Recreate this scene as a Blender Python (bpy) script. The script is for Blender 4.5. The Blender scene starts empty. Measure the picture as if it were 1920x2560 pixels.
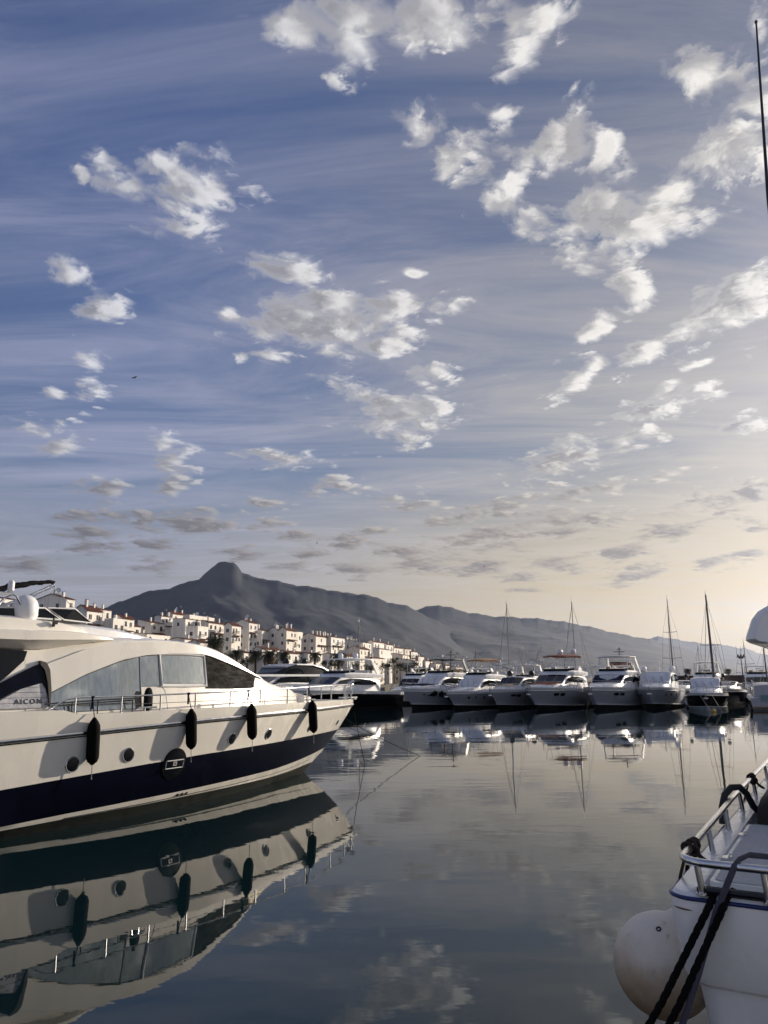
import bpy, bmesh, math, random
import numpy as np
from mathutils import Vector, Matrix
R = math.radians
SC = bpy.context.scene
COL = SC.collection

# ------------------------------------------------------------------ camera
cam = bpy.data.cameras.new('camera')
cam.sensor_fit = 'VERTICAL'; cam.sensor_height = 36.0
cam.lens = 36.0 * 1900.0 / 2560.0
cam.clip_start = 0.05; cam.clip_end = 60000
camo = bpy.data.objects.new('camera', cam); COL.objects.link(camo)
camo.matrix_world = (Matrix.Translation((0, 0, 3.3)) @ Matrix.Rotation(math.atan(418 / 1900.0) + math.pi / 2, 4, 'X')
                     @ Matrix.Rotation(R(-0.5) , 4, 'Z'))
SC.camera = camo
SC.view_settings.view_transform = 'Standard'
SC.view_settings.look = 'None'
SC.view_settings.gamma = 1.0
SC.view_settings.exposure = 0.42
SC.cycles.max_bounces = 8
SC.cycles.volume_bounces = 0
SC.cycles.use_denoising = True
SC.cycles.caustics_reflective = False
SC.cycles.caustics_refractive = False

# ------------------------------------------------------------------ sun and sky
SUN_AZ, SUN_EL = 51.0, 14.0          # degrees clockwise from +Y, above the horizon
sd = Vector((math.sin(R(SUN_AZ)) * math.cos(R(SUN_EL)), math.cos(R(SUN_AZ)) * math.cos(R(SUN_EL)), math.sin(R(SUN_EL))))
sun = bpy.data.lights.new('sun', 'SUN'); sun.energy = 5.0; sun.angle = R(0.6); sun.color = (1.0, 0.88, 0.73)
suno = bpy.data.objects.new('sun', sun); COL.objects.link(suno)
suno.rotation_euler = (-sd).to_track_quat('-Z', 'Y').to_euler()

CLOUDS = [(-8.27,44.65,2.87,1.1,0),(-2.5,44.02,3.93,1.74,-20),(5.79,44.86,7.66,2.05,0),(12.63,43.89,3.5,1.94,0),(-0.83,45.89,5.01,1.2,0),(6.29,38.35,4.5,1.93,-15),(2.71,38.79,2.0,1.24,0),(9.5,39.23,1.75,0.82,0),(5.44,36.97,1.96,1.28,0),(14.71,36.69,3.48,1.79,15),(11.2,35.52,2.64,1.0,35),(18.01,36.21,1.25,0.96,0),(18.65,31.75,5.4,2.32,-10),(22.77,31.32,2.76,1.85,15),(20.11,28.79,2.83,1.79,0),(20.91,26.5,1.97,1.37,0),(15.4,31.62,2.14,1.19,0),(25.89,24.39,3.84,1.79,15),(21.25,23.14,3.49,1.0,18),(15.36,21.77,2.56,0.65,20),(27.95,26.08,2.05,1.44,0),(16.64,24.89,2.05,0.76,20),(23.63,21.03,1.24,0.37,10),(27.84,38.97,2.65,1.46,0),(25.63,40.05,0.99,0.54,0),(28.47,34.56,2.85,2.07,0),(28.43,32.07,2.23,1.61,0),(30.27,35.95,1.77,1.5,0),(30.62,39.96,1.21,1.4,0),(-19.87,34.59,3.4,1.53,-15),(-15.13,34.24,3.54,2.15,10),(-17.07,35.72,2.95,1.26,0),(-21.72,35.55,1.57,0.95,0),(-15.02,32.48,2.58,0.89,0),(-23.64,34.06,1.01,0.69,0),(-24.34,27.64,1.55,0.95,0),(-21.41,26.12,2.28,1.16,20),(-22.14,20.96,1.55,1.51,50),(-24.89,19.8,0.92,0.47,0),(-7.06,29.4,2.85,1.01,-10),(-11.82,26.94,1.32,0.77,10),(-4.75,26.25,5.66,1.79,0),(0.16,26.62,3.59,1.63,0),(-7.68,23.84,2.22,0.99,-20),(-0.99,24.31,2.25,0.83,0),(-11.87,23.68,0.86,0.39,0),(-4.01,27.9,2.28,0.81,0),(0.83,20.06,4.22,1.88,0),(0.44,18.52,2.19,1.38,0),(4.53,21.17,1.83,1.52,30),(2.65,19.0,1.83,1.2,0),(2.86,29.17,1.07,0.29,0),(21.2,19.13,3.89,1.02,12),(14.62,15.99,4.97,1.07,10),(26.88,16.99,1.21,0.74,0),(24.75,19.75,1.51,0.62,10),(-7.53,16.55,3.16,0.83,-5),(-15.86,15.82,1.86,1.5,0),(-24.91,16.63,2.39,1.04,-5),(-15.77,14.14,1.34,0.67,0),(-21.11,13.61,1.75,0.65,0),(-3.2,14.47,2.09,0.56,5),(1.1,13.2,2.68,0.7,0),(-8.86,13.06,1.58,0.41,0),(10.3,12.85,2.92,0.62,8),(15.78,13.2,3.11,0.6,10),(14.31,11.1,3.45,0.68,4),(7.93,10.18,2.59,0.69,0),(2.98,8.81,2.1,0.63,0),(-13.96,11.35,2.89,0.75,0),(13.19,8.2,1.72,0.51,0),(5.0,11.83,1.76,0.56,8),(-8.82,11.44,1.33,0.55,0),(7.33,8.13,2.0,0.52,5),(21.19,10.14,1.98,0.55,8),(24.68,11.67,1.8,0.7,0),(26.95,12.32,1.13,0.93,0),(17.77,8.98,1.74,0.43,12),(18.12,7.2,1.88,0.53,12),(-6.71,10.51,1.62,0.38,0),(-3.01,10.18,1.27,0.42,0),(-1.06,10.88,1.42,0.35,0),(-21.28,11.56,2.36,0.52,0),(-17.09,8.14,1.36,0.4,0),(-10.83,9.23,1.54,0.41,0),(-7.37,8.36,1.39,0.31,0),(24.12,7.5,1.16,0.32,0),(26.57,10.15,0.85,0.37,0),(22.02,14.15,1.84,0.45,15),(-17.94,11.67,0.98,0.47,0),(10.04,7.36,1.19,0.27,0),(-5.99,9.48,1.05,0.35,0),(-21.35,10.32,1.87,0.52,0),(-25.35,7.84,1.75,0.44,0),(-2.13,7.92,2.11,0.35,0),(10.33,6.33,1.01,0.2,0),(25.93,8.07,0.85,0.28,0),(-21.26,9.18,1.87,0.39,0),(-17.17,9.54,1.47,0.33,0),(0.7,9.47,1.41,0.31,0)]      # azimuth, elevation, half width, half height (degrees), tilt

class NT:
    """small helper to write node trees as expressions"""
    def __init__(s, tree): s.t = tree
    def n(s, kind, **kw):
        nd = s.t.nodes.new(kind)
        for k, v in kw.items(): setattr(nd, k, v)
        return nd
    def put(s, sock, v):
        if isinstance(v, bpy.types.NodeSocket): s.t.links.new(v, sock)
        elif v is not None:
            try: sock.default_value = v
            except Exception: sock.default_value = tuple(v) + (1.0,)
    def m(s, op, a, b=None, c=None, clamp=False):
        nd = s.n('ShaderNodeMath', operation=op, use_clamp=clamp)
        for i, v in enumerate((a, b, c)): s.put(nd.inputs[i], v)
        return nd.outputs[0]
    def vm(s, op, a, b=None, scale=None):
        nd = s.n('ShaderNodeVectorMath', operation=op)
        s.put(nd.inputs[0], a); s.put(nd.inputs[1], b)
        if scale is not None: s.put(nd.inputs['Scale'], scale)
        return nd.outputs['Value' if op in ('LENGTH', 'DOT_PRODUCT', 'DISTANCE') else 'Vector']
    def xyz(s, x, y, z=0.0):
        nd = s.n('ShaderNodeCombineXYZ')
        for i, v in enumerate((x, y, z)): s.put(nd.inputs[i], v)
        return nd.outputs[0]
    def sep(s, v):
        nd = s.n('ShaderNodeSeparateXYZ'); s.put(nd.inputs[0], v); return nd.outputs
    def ramp(s, v, a, b, lo=0.0, hi=1.0, smooth=True):
        nd = s.n('ShaderNodeMapRange', interpolation_type='SMOOTHSTEP' if smooth else 'LINEAR')
        for i, q in enumerate((v, a, b, lo, hi)): s.put(nd.inputs[i], q)
        return nd.outputs[0]
    def noise(s, v, scale, detail=4, rough=0.5, dist=0.0, out=0, w=None):
        nd = s.n('ShaderNodeTexNoise', noise_dimensions='3D')
        s.put(nd.inputs['Vector'], v); nd.inputs['Scale'].default_value = scale
        nd.inputs['Detail'].default_value = detail; nd.inputs['Roughness'].default_value = rough
        nd.inputs['Distortion'].default_value = dist
        return nd.outputs[out]
    def mix(s, f, a, b, mode='MIX'):
        nd = s.n('ShaderNodeMix', data_type='RGBA', blend_type=mode)
        s.put(nd.inputs[0], f); s.put(nd.inputs[6], a); s.put(nd.inputs[7], b)
        return nd.outputs[2]

def build_world():
    """Nishita sky, a thin streaked veil and cumulus. The placed clouds are sorted into cells of the sky,
    so that each direction only evaluates the few clouds near it."""
    w = bpy.data.worlds.new('World'); w.use_nodes = True
    w.cycles.sampling_method = 'MANUAL'; w.cycles.sample_map_resolution = 512
    t = w.node_tree; t.nodes.clear(); T = NT(t)
    d = T.n('ShaderNodeTexCoord').outputs['Generated']
    sky = T.n('ShaderNodeTexSky', sky_type='NISHITA')
    sky.sun_disc = False; sky.sun_elevation = R(SUN_EL); sky.sun_rotation = R(SUN_AZ)
    sky.altitude = 0; sky.air_density = 1.0; sky.dust_density = 1.6; sky.ozone_density = 2.5
    x, y, z = T.sep(d)
    el = T.m('MULTIPLY', T.m('ARCSINE', z), 180 / math.pi)
    az = T.m('MULTIPLY', T.m('ARCTAN2', x, y), 180 / math.pi)
    dots = T.vm('DOT_PRODUCT', d, tuple(sd))
    warm = T.ramp(T.m('MULTIPLY_ADD', dots, 0.5, 0.5), 0.66, 0.98)
    zc = T.m('ADD', T.m('MAXIMUM', z, 0.0), 0.10)
    p = T.xyz(T.m('DIVIDE', x, zc), T.m('DIVIDE', y, zc), 0.3)
    # the same three things a small step towards the sun, for the light and shade on the clouds
    tow = T.vm('NORMALIZE', T.vm('SUBTRACT', tuple(sd), T.vm('SCALE', d, scale=dots)))
    stp = T.ramp(el, 2, 35, 0.004, 0.034, smooth=False)
    d2 = T.vm('NORMALIZE', T.vm('ADD', d, T.vm('SCALE', tow, scale=stp)))
    x2, y2, z2 = T.sep(d2)
    zc2 = T.m('ADD', T.m('MAXIMUM', z2, 0.0), 0.10)
    p2 = T.xyz(T.m('DIVIDE', x2, zc2), T.m('DIVIDE', y2, zc2), 0.3)
    el2 = T.m('MULTIPLY', T.m('ARCSINE', z2), 180 / math.pi)
    az2 = T.m('MULTIPLY', T.m('ARCTAN2', x2, y2), 180 / math.pi)

    def base_sky():
        b = T.vm('SCALE', sky.outputs[0], scale=SKY_K)
        b = T.mix(1.0, b, T.mix(T.ramp(el, 2, 40), SKY_LOW, SKY_TOP), 'MULTIPLY')
        b = T.mix(1.0, b, T.mix(warm, (1, 1, 1, 1), (0.66, 0.64, 0.52, 1)), 'MULTIPLY')
        pv = T.vm('MULTIPLY', p, (0.55, 1.9, 1.0))
        veil = T.ramp(T.noise(pv, 1.5, 7, 0.66, 1.1), 0.28, 0.78)
        vcol = T.mix(warm, VEIL_COOL, VEIL_WARM)
        vf = T.m('MULTIPLY', veil, T.ramp(el, 40, 8, 0.40, 0.66))
        lowc = T.mix(warm, (0.345, 0.335, 0.33, 1), (0.80, 0.59, 0.27, 1))
        b = T.mix(T.ramp(el, 17, 1.5, 0.0, 0.92), b, lowc)
        return T.mix(vf, b, vcol)
    B0 = base_sky()
    warp = T.vm('MULTIPLY', T.vm('SCALE', T.vm('SUBTRACT', T.noise(p, 2.4, 3, 0.55, out=1), (0.5, 0.5, 0.5)), scale=T.ramp(el, 3, 34, 0.8, 5.0, smooth=False)), (1.7, 1.0, 0.0))

    def density(T, pp, a_, e_, warp, az, cl, free, det):
        n1 = T.noise(pp, 5.6, det, 0.62, 0.35)
        vr = T.n('ShaderNodeTexVoronoi', feature='SMOOTH_F1', voronoi_dimensions='2D')
        T.put(vr.inputs['Vector'], T.vm('ADD', pp, T.vm('SCALE', T.xyz(n1, n1, 0.0), scale=0.22)))
        vr.inputs['Scale'].default_value = 8.5; vr.inputs['Detail'].default_value = 3.0 if det > 6 else 1.0; vr.inputs['Roughness'].default_value = 0.55; vr.inputs['Smoothness'].default_value = 0.35
        n2 = T.m('SUBTRACT', 1.22, vr.outputs['Distance'])
        nn = T.m('ADD', T.m('MULTIPLY', T.m('SUBTRACT', n1, 0.5), CL_N1), T.m('MULTIPLY', T.m('SUBTRACT', n2, 0.5), CL_N2))
        nn = T.m('MULTIPLY', nn, T.ramp(e_, 4, 14, 0.60, 1.0))
        if cl:
            q = T.vm('ADD', T.xyz(a_, e_), warp); best = None
            for (a, e, w_, h, r) in cl:
                mp = T.n('ShaderNodeMapping', vector_type='TEXTURE')
                if best is None: T.put(mp.inputs[0], q)
                else:                   # chained, so that the evaluation stays in order and small
                    ch = T.n('ShaderNodeVectorMath', operation='MULTIPLY_ADD')
                    T.put(ch.inputs[0], best); ch.inputs[1].default_value = (1e-6,) * 3; T.put(ch.inputs[2], q)
                    T.put(mp.inputs[0], ch.outputs[0])
                mp.inputs[1].default_value = (a, e, 0); mp.inputs[2].default_value = (0, 0, R(r))
                k_ = (1.42 if a > 2 else 1.25) if e < 13 else (1.08 if a > 4 else 1.0)
                mp.inputs[3].default_value = (w_ * CL_W * k_, h * CL_H * k_, 1)
                ln = T.vm('LENGTH', mp.outputs[0])
                best = ln if best is None else T.m('SMOOTH_MIN', best, ln, 0.12)
            mk = T.m('MAXIMUM', T.m('MULTIPLY_ADD', best, -CL_K, CL_K), -0.8)
            mk = T.m('MINIMUM', mk, 0.75)
        else: mk = -0.8
        if free:                        # beyond the frame the same kind of sky goes on
            n3 = T.noise(pp, 1.7, 3, 0.5)
            fr = T.m('MULTIPLY_ADD', n3, 4.2, -2.1)
            mk = T.m('MAXIMUM', mk, T.m('SUBTRACT', fr, T.m('MULTIPLY', T.ramp(T.m('ABSOLUTE', az), 44, 33), 3.0)) if cl else fr)
        return T.m('ADD', mk, nn)

    ins = dict(B0=B0, p=p, p2=p2, warp=warp, az=az, el=el, az2=az2, el2=el2, warm=warm)
    def leaf(cl, free):
        if not cl and not free:
            bg = T.n('ShaderNodeBackground'); bg.inputs[1].default_value = SKY_S
            T.put(bg.inputs[0], B0); return bg.outputs[0]
        g = bpy.data.node_groups.new('sky_cell', 'ShaderNodeTree')
        for k, v in ins.items():
            g.interface.new_socket(k, in_out='INPUT', socket_type='NodeSocketColor' if k == 'B0' else 'NodeSocketVector' if k in ('p', 'p2', 'warp') else 'NodeSocketFloat')
        g.interface.new_socket('Shader', in_out='OUTPUT', socket_type='NodeSocketShader')
        G = NT(g); gi = G.n('NodeGroupInput').outputs; go = G.n('NodeGroupOutput')
        el_, warm_ = gi['el'], gi['warm']
        den = density(G, gi['p'], gi['az'], el_, gi['warp'], gi['az'], cl, free, 9)
        den2 = density(G, gi['p2'], gi['az2'], gi['el2'], gi['warp'], gi['az'], cl, free, 5)
        alpha = G.ramp(den, -0.12, CL_SOFT)
        grad = G.m('SUBTRACT', den, den2)
        thick = G.ramp(den, 0.1, 1.0)
        lit = G.m('ADD', G.m('MULTIPLY', G.ramp(grad, CL_G0, CL_G1), 0.80), G.m('MULTIPLY_ADD', thick, -0.40, 0.34), clamp=True)
        hi = G.ramp(el_, 9, 19)
        bright = G.mix(hi, G.mix(warm_, (0.30, 0.285, 0.285, 1), (0.62, 0.52, 0.40, 1)), G.mix(warm_, (0.80, 0.80, 0.83, 1), (1.05, 1.0, 0.93, 1)))
        dark = G.mix(hi, G.mix(warm_, (0.16, 0.155, 0.17, 1), (0.27, 0.24, 0.21, 1)), G.mix(warm_, (0.27, 0.275, 0.32, 1), (0.36, 0.35, 0.35, 1)))
        full = G.mix(G.m('MULTIPLY', alpha, G.ramp(el_, 1.5, 9, 0.6, 0.97)), gi['B0'], G.mix(lit, dark, bright))
        bg = G.n('ShaderNodeBackground'); bg.inputs[1].default_value = SKY_S
        G.put(bg.inputs[0], full); g.links.new(bg.outputs[0], go.inputs[0])
        nd = T.n('ShaderNodeGroup', node_tree=g)
        for k, v in ins.items(): t.links.new(v, nd.inputs[k])
        return nd.outputs[0]
    def branch(cond, when_true, when_false):
        ms = T.n('ShaderNodeMixShader'); T.put(ms.inputs[0], cond)
        t.links.new(when_false, ms.inputs[1]); t.links.new(when_true, ms.inputs[2])
        return ms.outputs[0]
    def near(c, box):
        a, e, w_, h, r = c; k = 2.1
        cr, sr = abs(math.cos(R(r))), abs(math.sin(R(r)))
        mx = k * (w_ * cr + h * sr) + 0.4 + 0.09 * e; my = k * (w_ * sr + h * cr) + 0.3 + 0.06 * e
        return a + mx > box[0] and a - mx < box[1] and e + my > box[2] and e - my < box[3]
    def cells(cl, box, depth):
        cl = [c for c in cl if near(c, box)]
        free = box[0] <= -33 or box[1] >= 33
        if len(cl) <= 6 or depth == 0: return leaf(cl, free)
        best = None
        for ax in (0, 1):
            for fct in (0.35, 0.5, 0.65):
                lo, hi_ = box[2 * ax], box[2 * ax + 1]; m_ = lo + (hi_ - lo) * fct
                b1 = list(box); b1[2 * ax + 1] = m_; b2 = list(box); b2[2 * ax] = m_
                k = max(sum(near(c, b1) for c in cl), sum(near(c, b2) for c in cl))
                if best is None or k < best[0]: best = (k, ax, m_, b1, b2)
        k, ax, m_, b1, b2 = best
        return branch(T.m('LESS_THAN', (az, el)[ax], m_), cells(cl, b1, depth - 1), cells(cl, b2, depth - 1))
    inner = cells(CLOUDS, [-36, 36, 0, 56], 5)
    outer = branch(T.m('LESS_THAN', T.m('ABSOLUTE', az), 36.0), inner, leaf([], True))
    outer = branch(T.m('LESS_THAN', el, 56.0), outer, leaf([], True))
    full = branch(T.m('LESS_THAN', el, 0.0), leaf([], False), outer)
    out = T.n('ShaderNodeOutputWorld'); t.links.new(full, out.inputs[0])
    SC.world = w
SKY_LOW, SKY_TOP = (0.92, 0.84, 0.92, 1), (0.86, 0.86, 1.16, 1)
VEIL_COOL, VEIL_WARM = (0.46, 0.465, 0.60, 1), (0.68, 0.60, 0.48, 1)
CL_W, CL_H, CL_K, CL_N1, CL_N2, CL_SOFT, CL_G0, CL_G1 = 1.2, 1.24, 1.0, 2.6, 1.15, 0.72, -0.35, 0.75
SKY_K = 0.104
SKY_S = 0.76
build_world()

# ------------------------------------------------------------------ materials
MATS = {}
def mat(name, col=(0.5, 0.5, 0.5), rough=0.5, metal=0.0, var=0.0, vscale=4.0, bump=0.0, bscale=30.0, spec=0.5, coat=0.0, detail=4, stretch=None, trans=0.0, ior=1.45):
    if name in MATS: return MATS[name]
    m = bpy.data.materials.new(name); m.use_nodes = True
    t = m.node_tree; T = NT(t); b = t.nodes['Principled BSDF']
    b.inputs['Base Color'].default_value = (*col, 1); b.inputs['Roughness'].default_value = rough
    b.inputs['Metallic'].default_value = metal; b.inputs['Specular IOR Level'].default_value = spec
    b.inputs['Coat Weight'].default_value = coat; b.inputs['Coat Roughness'].default_value = 0.06
    b.inputs['Transmission Weight'].default_value = trans; b.inputs['IOR'].default_value = ior
    if var or bump:
        v = T.n('ShaderNodeTexCoord').outputs['Object']
        if stretch: v = T.vm('MULTIPLY', v, stretch)
        if var:
            n = T.noise(v, vscale, detail, 0.6)
            f = T.ramp(n, 0.3, 0.7, 1.0 - var, 1.0 + var * 0.6)
            cc = T.vm('SCALE', tuple(col), scale=f)
            t.links.new(cc, b.inputs['Base Color'])
            t.links.new(T.ramp(n, 0.3, 0.7, rough * 0.85, min(1, rough * 1.2)), b.inputs['Roughness'])
        if bump:
            bp = T.n('ShaderNodeBump'); bp.inputs['Strength'].default_value = bump; bp.inputs['Distance'].default_value = 0.02
            t.links.new(T.noise(v, bscale, 5, 0.6), bp.inputs['Height']); t.links.new(bp.outputs[0], b.inputs['Normal'])
    MATS[name] = m
    return m

gelcoat = mat('gelcoat_cream', (0.79, 0.75, 0.665), 0.26, var=0.07, vscale=0.9, coat=0.7, detail=7, stretch=(1.0, 1.0, 0.35))
white = mat('gelcoat_white', (0.78, 0.78, 0.77), 0.25, var=0.05, vscale=1.1, coat=0.3)
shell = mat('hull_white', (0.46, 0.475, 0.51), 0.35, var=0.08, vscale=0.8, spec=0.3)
navy = mat('hull_navy', (0.003, 0.004, 0.011), 0.16, var=0.2, vscale=1.5, spec=0.14)
black_hull = mat('hull_black', (0.004, 0.004, 0.005), 0.14, spec=0.10)
antifoul = mat('antifouling', (0.010, 0.013, 0.011), 0.6, spec=0.2, var=0.5, vscale=3, bump=0.3)
steel = mat('polished_steel', (0.66, 0.66, 0.66), 0.2, 1.0, var=0.1, vscale=9)
satin = mat('satin_steel', (0.42, 0.42, 0.42), 0.4, 0.9)
alu = mat('mast_alloy', (0.34, 0.34, 0.34), 0.55, 0.2)
dark_alu = mat('mast_dark', (0.09, 0.08, 0.08), 0.4, 0.3)
wire = mat('rigging_wire', (0.05, 0.05, 0.05), 0.6)
glass = mat('tinted_glass', (0.005, 0.006, 0.008), 0.05, spec=0.4)
film = mat('mirror_film_glass', (0.47, 0.50, 0.48), 0.035, 0.88, var=0.18, vscale=3.0, stretch=(5.0, 5.0, 0.35), detail=6)
cover_black = mat('mesh_cover_black', (0.006, 0.0055, 0.005), 0.8, spec=0.12, var=0.5, vscale=3, bump=0.8, bscale=9, stretch=(0.7, 0.7, 3))
cover_white = mat('canvas_white', (0.66, 0.66, 0.68), 0.7, var=0.1, vscale=2, bump=0.4, bscale=6)
cover_navy = mat('canvas_navy', (0.012, 0.015, 0.045), 0.8, spec=0.15, var=0.25, vscale=4, bump=0.5, bscale=8)
canvas_rust = mat('canvas_rust', (0.17, 0.05, 0.03), 0.8, var=0.2, vscale=3)
canvas_tan = mat('canvas_tan', (0.36, 0.20, 0.11), 0.8, var=0.2, vscale=3)
canvas_black = mat('canvas_black', (0.009, 0.009, 0.010), 0.8, spec=0.12, var=0.3, vscale=6, bump=0.7, bscale=18)
rubber = mat('fender_fleece', (0.005, 0.005, 0.005), 0.9, spec=0.08, var=0.3, vscale=20, bump=0.3, bscale=60)
teak = mat('teak', (0.24, 0.15, 0.08), 0.6, var=0.25, vscale=5, stretch=(1, 12, 1))
beige = mat('upholstery', (0.55, 0.42, 0.28), 0.7, var=0.1)
grey_panel = mat('brushed_panel', (0.42, 0.42, 0.44), 0.4, 0.2, var=0.15, vscale=5)
dome_white = mat('radome_white', (0.74, 0.74, 0.75), 0.35, var=0.04)
dome_black = mat('radome_black', (0.010, 0.010, 0.012), 0.3)
rope_dark = mat('rope_dark', (0.008, 0.008, 0.008), 0.9, spec=0.1, bump=0.9, bscale=60)
rope_pale = mat('rope_pale', (0.30, 0.28, 0.25), 0.9, bump=0.6, bscale=60)

# ------------------------------------------------------------------ mesh helpers
class MB:
    def __init__(s): s.v = []; s.f = []; s.mi = []
    def add(s, vs, fs, mi=0):
        o = len(s.v); s.v += [tuple(p) for p in vs]
        for q in fs: s.f.append(tuple(i + o for i in q)); s.mi.append(mi)
        return s
    def box(s, c, d, mi=0, rz=0.0, ry=0.0, rx=0.0):
        M = Matrix.Translation(c) @ Matrix.Rotation(rz, 4, 'Z') @ Matrix.Rotation(ry, 4, 'Y') @ Matrix.Rotation(rx, 4, 'X')
        P = [M @ Vector((x * d[0] / 2, y * d[1] / 2, z * d[2] / 2)) for x in (-1, 1) for y in (-1, 1) for z in (-1, 1)]
        return s.add(P, [(0, 1, 3, 2), (4, 6, 7, 5), (0, 4, 5, 1), (2, 3, 7, 6), (0, 2, 6, 4), (1, 5, 7, 3)], mi)
    def tube(s, pts, r, n=8, mi=0, cap=True, closed=False):
        pts = [Vector(p) for p in pts]; k = len(pts)
        rs = r if isinstance(r, (list, tuple)) else [r] * k
        rings = []; prev = None
        for i, p in enumerate(pts):
            a = pts[(i - 1) % k] if (i > 0 or closed) else p
            b = pts[(i + 1) % k] if (i < k - 1 or closed) else p
            t = (b - a).normalized()
            if prev is None:
                u = t.orthogonal().normalized()
            else:
                u = (prev - t * prev.dot(t))
                u = u.normalized() if u.length > 1e-6 else t.orthogonal().normalized()
            prev = u; w = t.cross(u)
            rings.append([p + (u * math.cos(2 * math.pi * j / n) + w * math.sin(2 * math.pi * j / n)) * rs[i] for j in range(n)])
        return s.loft(rings, True, cap and not closed, closed, mi)
    def loft(s, rings, closed_ring=True, cap=False, closed_path=False, mi=0):
        n = len(rings[0]); k = len(rings); vs = [p for r_ in rings for p in r_]; fs = []
        for i in range(k if closed_path else k - 1):
            a, b = i * n, ((i + 1) % k) * n
            for j in range(n if closed_ring else n - 1):
                j2 = (j + 1) % n
                fs.append((a + j, a + j2, b + j2, b + j))
        if cap: fs += [tuple(range(n))[::-1], tuple((k - 1) * n + j for j in range(n))]
        return s.add(vs, fs, mi)
    def lathe(s, prof, n=16, c=(0, 0, 0), mi=0, M=None):
        rings = []
        for (r, z) in prof:
            ring = [Vector((r * math.cos(2 * math.pi * j / n), r * math.sin(2 * math.pi * j / n), z)) for j in range(n)]
            if M: ring = [M @ p for p in ring]
            rings.append([p + Vector(c) for p in ring])
        return s.loft(rings, True, True, False, mi)
    def prism(s, a, b, mi=0):
        """two matching outlines joined into a closed solid"""
        n = len(a); vs = list(a) + list(b)
        fs = [tuple(range(n))[::-1], tuple(range(n, 2 * n))] + [(i, (i + 1) % n, n + (i + 1) % n, n + i) for i in range(n)]
        return s.add(vs, fs, mi)
    def build(s, name, mats, parent=None, smooth=None, fix=True):
        me = bpy.data.meshes.new(name); me.from_pydata([tuple(p) for p in s.v], [], s.f)
        ms = mats if isinstance(mats, (list, tuple)) else [mats]
        for m in ms: me.materials.append(m)
        if len(ms) > 1: me.polygons.foreach_set('material_index', s.mi)
        if fix:
            bm = bmesh.new(); bm.from_mesh(me); bmesh.ops.remove_doubles(bm, verts=bm.verts, dist=1e-5)
            bmesh.ops.recalc_face_normals(bm, faces=bm.faces); bm.to_mesh(me); bm.free()
        if smooth:
            me.polygons.foreach_set('use_smooth', [True] * len(me.polygons)); me.set_sharp_from_angle(angle=R(smooth))
        me.update()
        return link(name, me, parent)
def link(name, data, parent=None):
    o = bpy.data.objects.new(name, data); COL.objects.link(o)
    if parent: o.parent = parent
    return o
def tag(o, label=None, cat=None, group=None, kind=None):
    if label: o['label'] = label
    if cat: o['category'] = cat
    if group: o['group'] = group
    if kind: o['kind'] = kind
    return o
def thing(name, label, cat, loc=(0, 0, 0), rz=0.0, group=None):
    o = bpy.data.objects.new(name, None); COL.objects.link(o)
    o.empty_display_size = 0.2; o.location = loc; o.rotation_euler = (0, 0, rz)
    return tag(o, label, cat, group)
def lerp(t, x): return float(np.interp(x, [p[0] for p in t], [p[1] for p in t]))
def copy_tree(o, parent=None):
    c = o.copy(); COL.objects.link(c)
    if parent: c.parent = parent
    for ch in o.children: copy_tree(ch, c)
    return c

# ------------------------------------------------------------------ water, land, mountains, air
def build_water():
    m = bpy.data.materials.new('harbour_water'); m.use_nodes = True
    t = m.node_tree; T = NT(t); b = t.nodes['Principled BSDF']
    b.inputs['Base Color'].default_value = (0.004, 0.014, 0.017, 1); b.inputs['Roughness'].default_value = 0.015
    b.inputs['IOR'].default_value = 1.36
    v = T.n('ShaderNodeNewGeometry').outputs['Position']
    a = T.noise(T.vm('MULTIPLY', v, (0.45, 0.8, 1.0)), 0.35, 2, 0.5, 0.3)
    c = T.noise(T.vm('MULTIPLY', v, (0.8, 1.6, 1.0)), 1.1, 3, 0.5, 0.2)
    f = T.noise(v, 0.05, 2, 0.5)
    patch = T.ramp(f, 0.38, 0.66, 0.35, 1.0)
    h = T.m('MULTIPLY', T.m('ADD', T.m('MULTIPLY', a, 0.020), T.m('MULTIPLY', c, 0.0038)), patch)
    bp = T.n('ShaderNodeBump'); bp.inputs['Strength'].default_value = 1.0; bp.inputs['Distance'].default_value = 1.0
    t.links.new(h, bp.inputs['Height']); t.links.new(bp.outputs[0], b.inputs['Normal'])
    mb = MB(); S = 15000
    mb.add([(-S, -200, 0), (S, -200, 0), (S, 15000, 0), (-S, 15000, 0)], [(0, 1, 2, 3)])
    o = mb.build('water', m, fix=False); tag(o, kind='structure')
build_water()

M1 = [(-4600,-10),(-3498,308),(-2885,533),(-2536,682),(-2266,790),(-2140,823),(-1970,847),(-1844,893),(-1717,931),(-1614,1020),(-1551,1070),(-1487,1093),(-1409,1082),(-1357,1044),(-1325,983),(-1246,952),(-1074,916),(-816,863),(-559,826),(-367,786),(-175,772),(-90,741),(38,697),(174,671),(304,610),(543,482),(875,312),(1204,165),(1739,17),(2000,-30)]
M2 = [(-1800,-10),(-650,331),(-157,522),(202,686),(357,734),(492,773),(567,782),(691,756),(888,700),(1135,658),(1432,641),(1728,618),(2023,572),(2267,516),(2509,455),(2821,398),(3119,313),(3567,174),(4200,-20)]
M3 = [(1500,-10),(3115,174),(3886,498),(4301,613),(4424,649),(4572,626),(4868,571),(5134,532),(5477,507),(5696,453),(5816,452),(6003,377),(6185,338),(6848,200),(7941,23),(9000,-20)]
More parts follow.
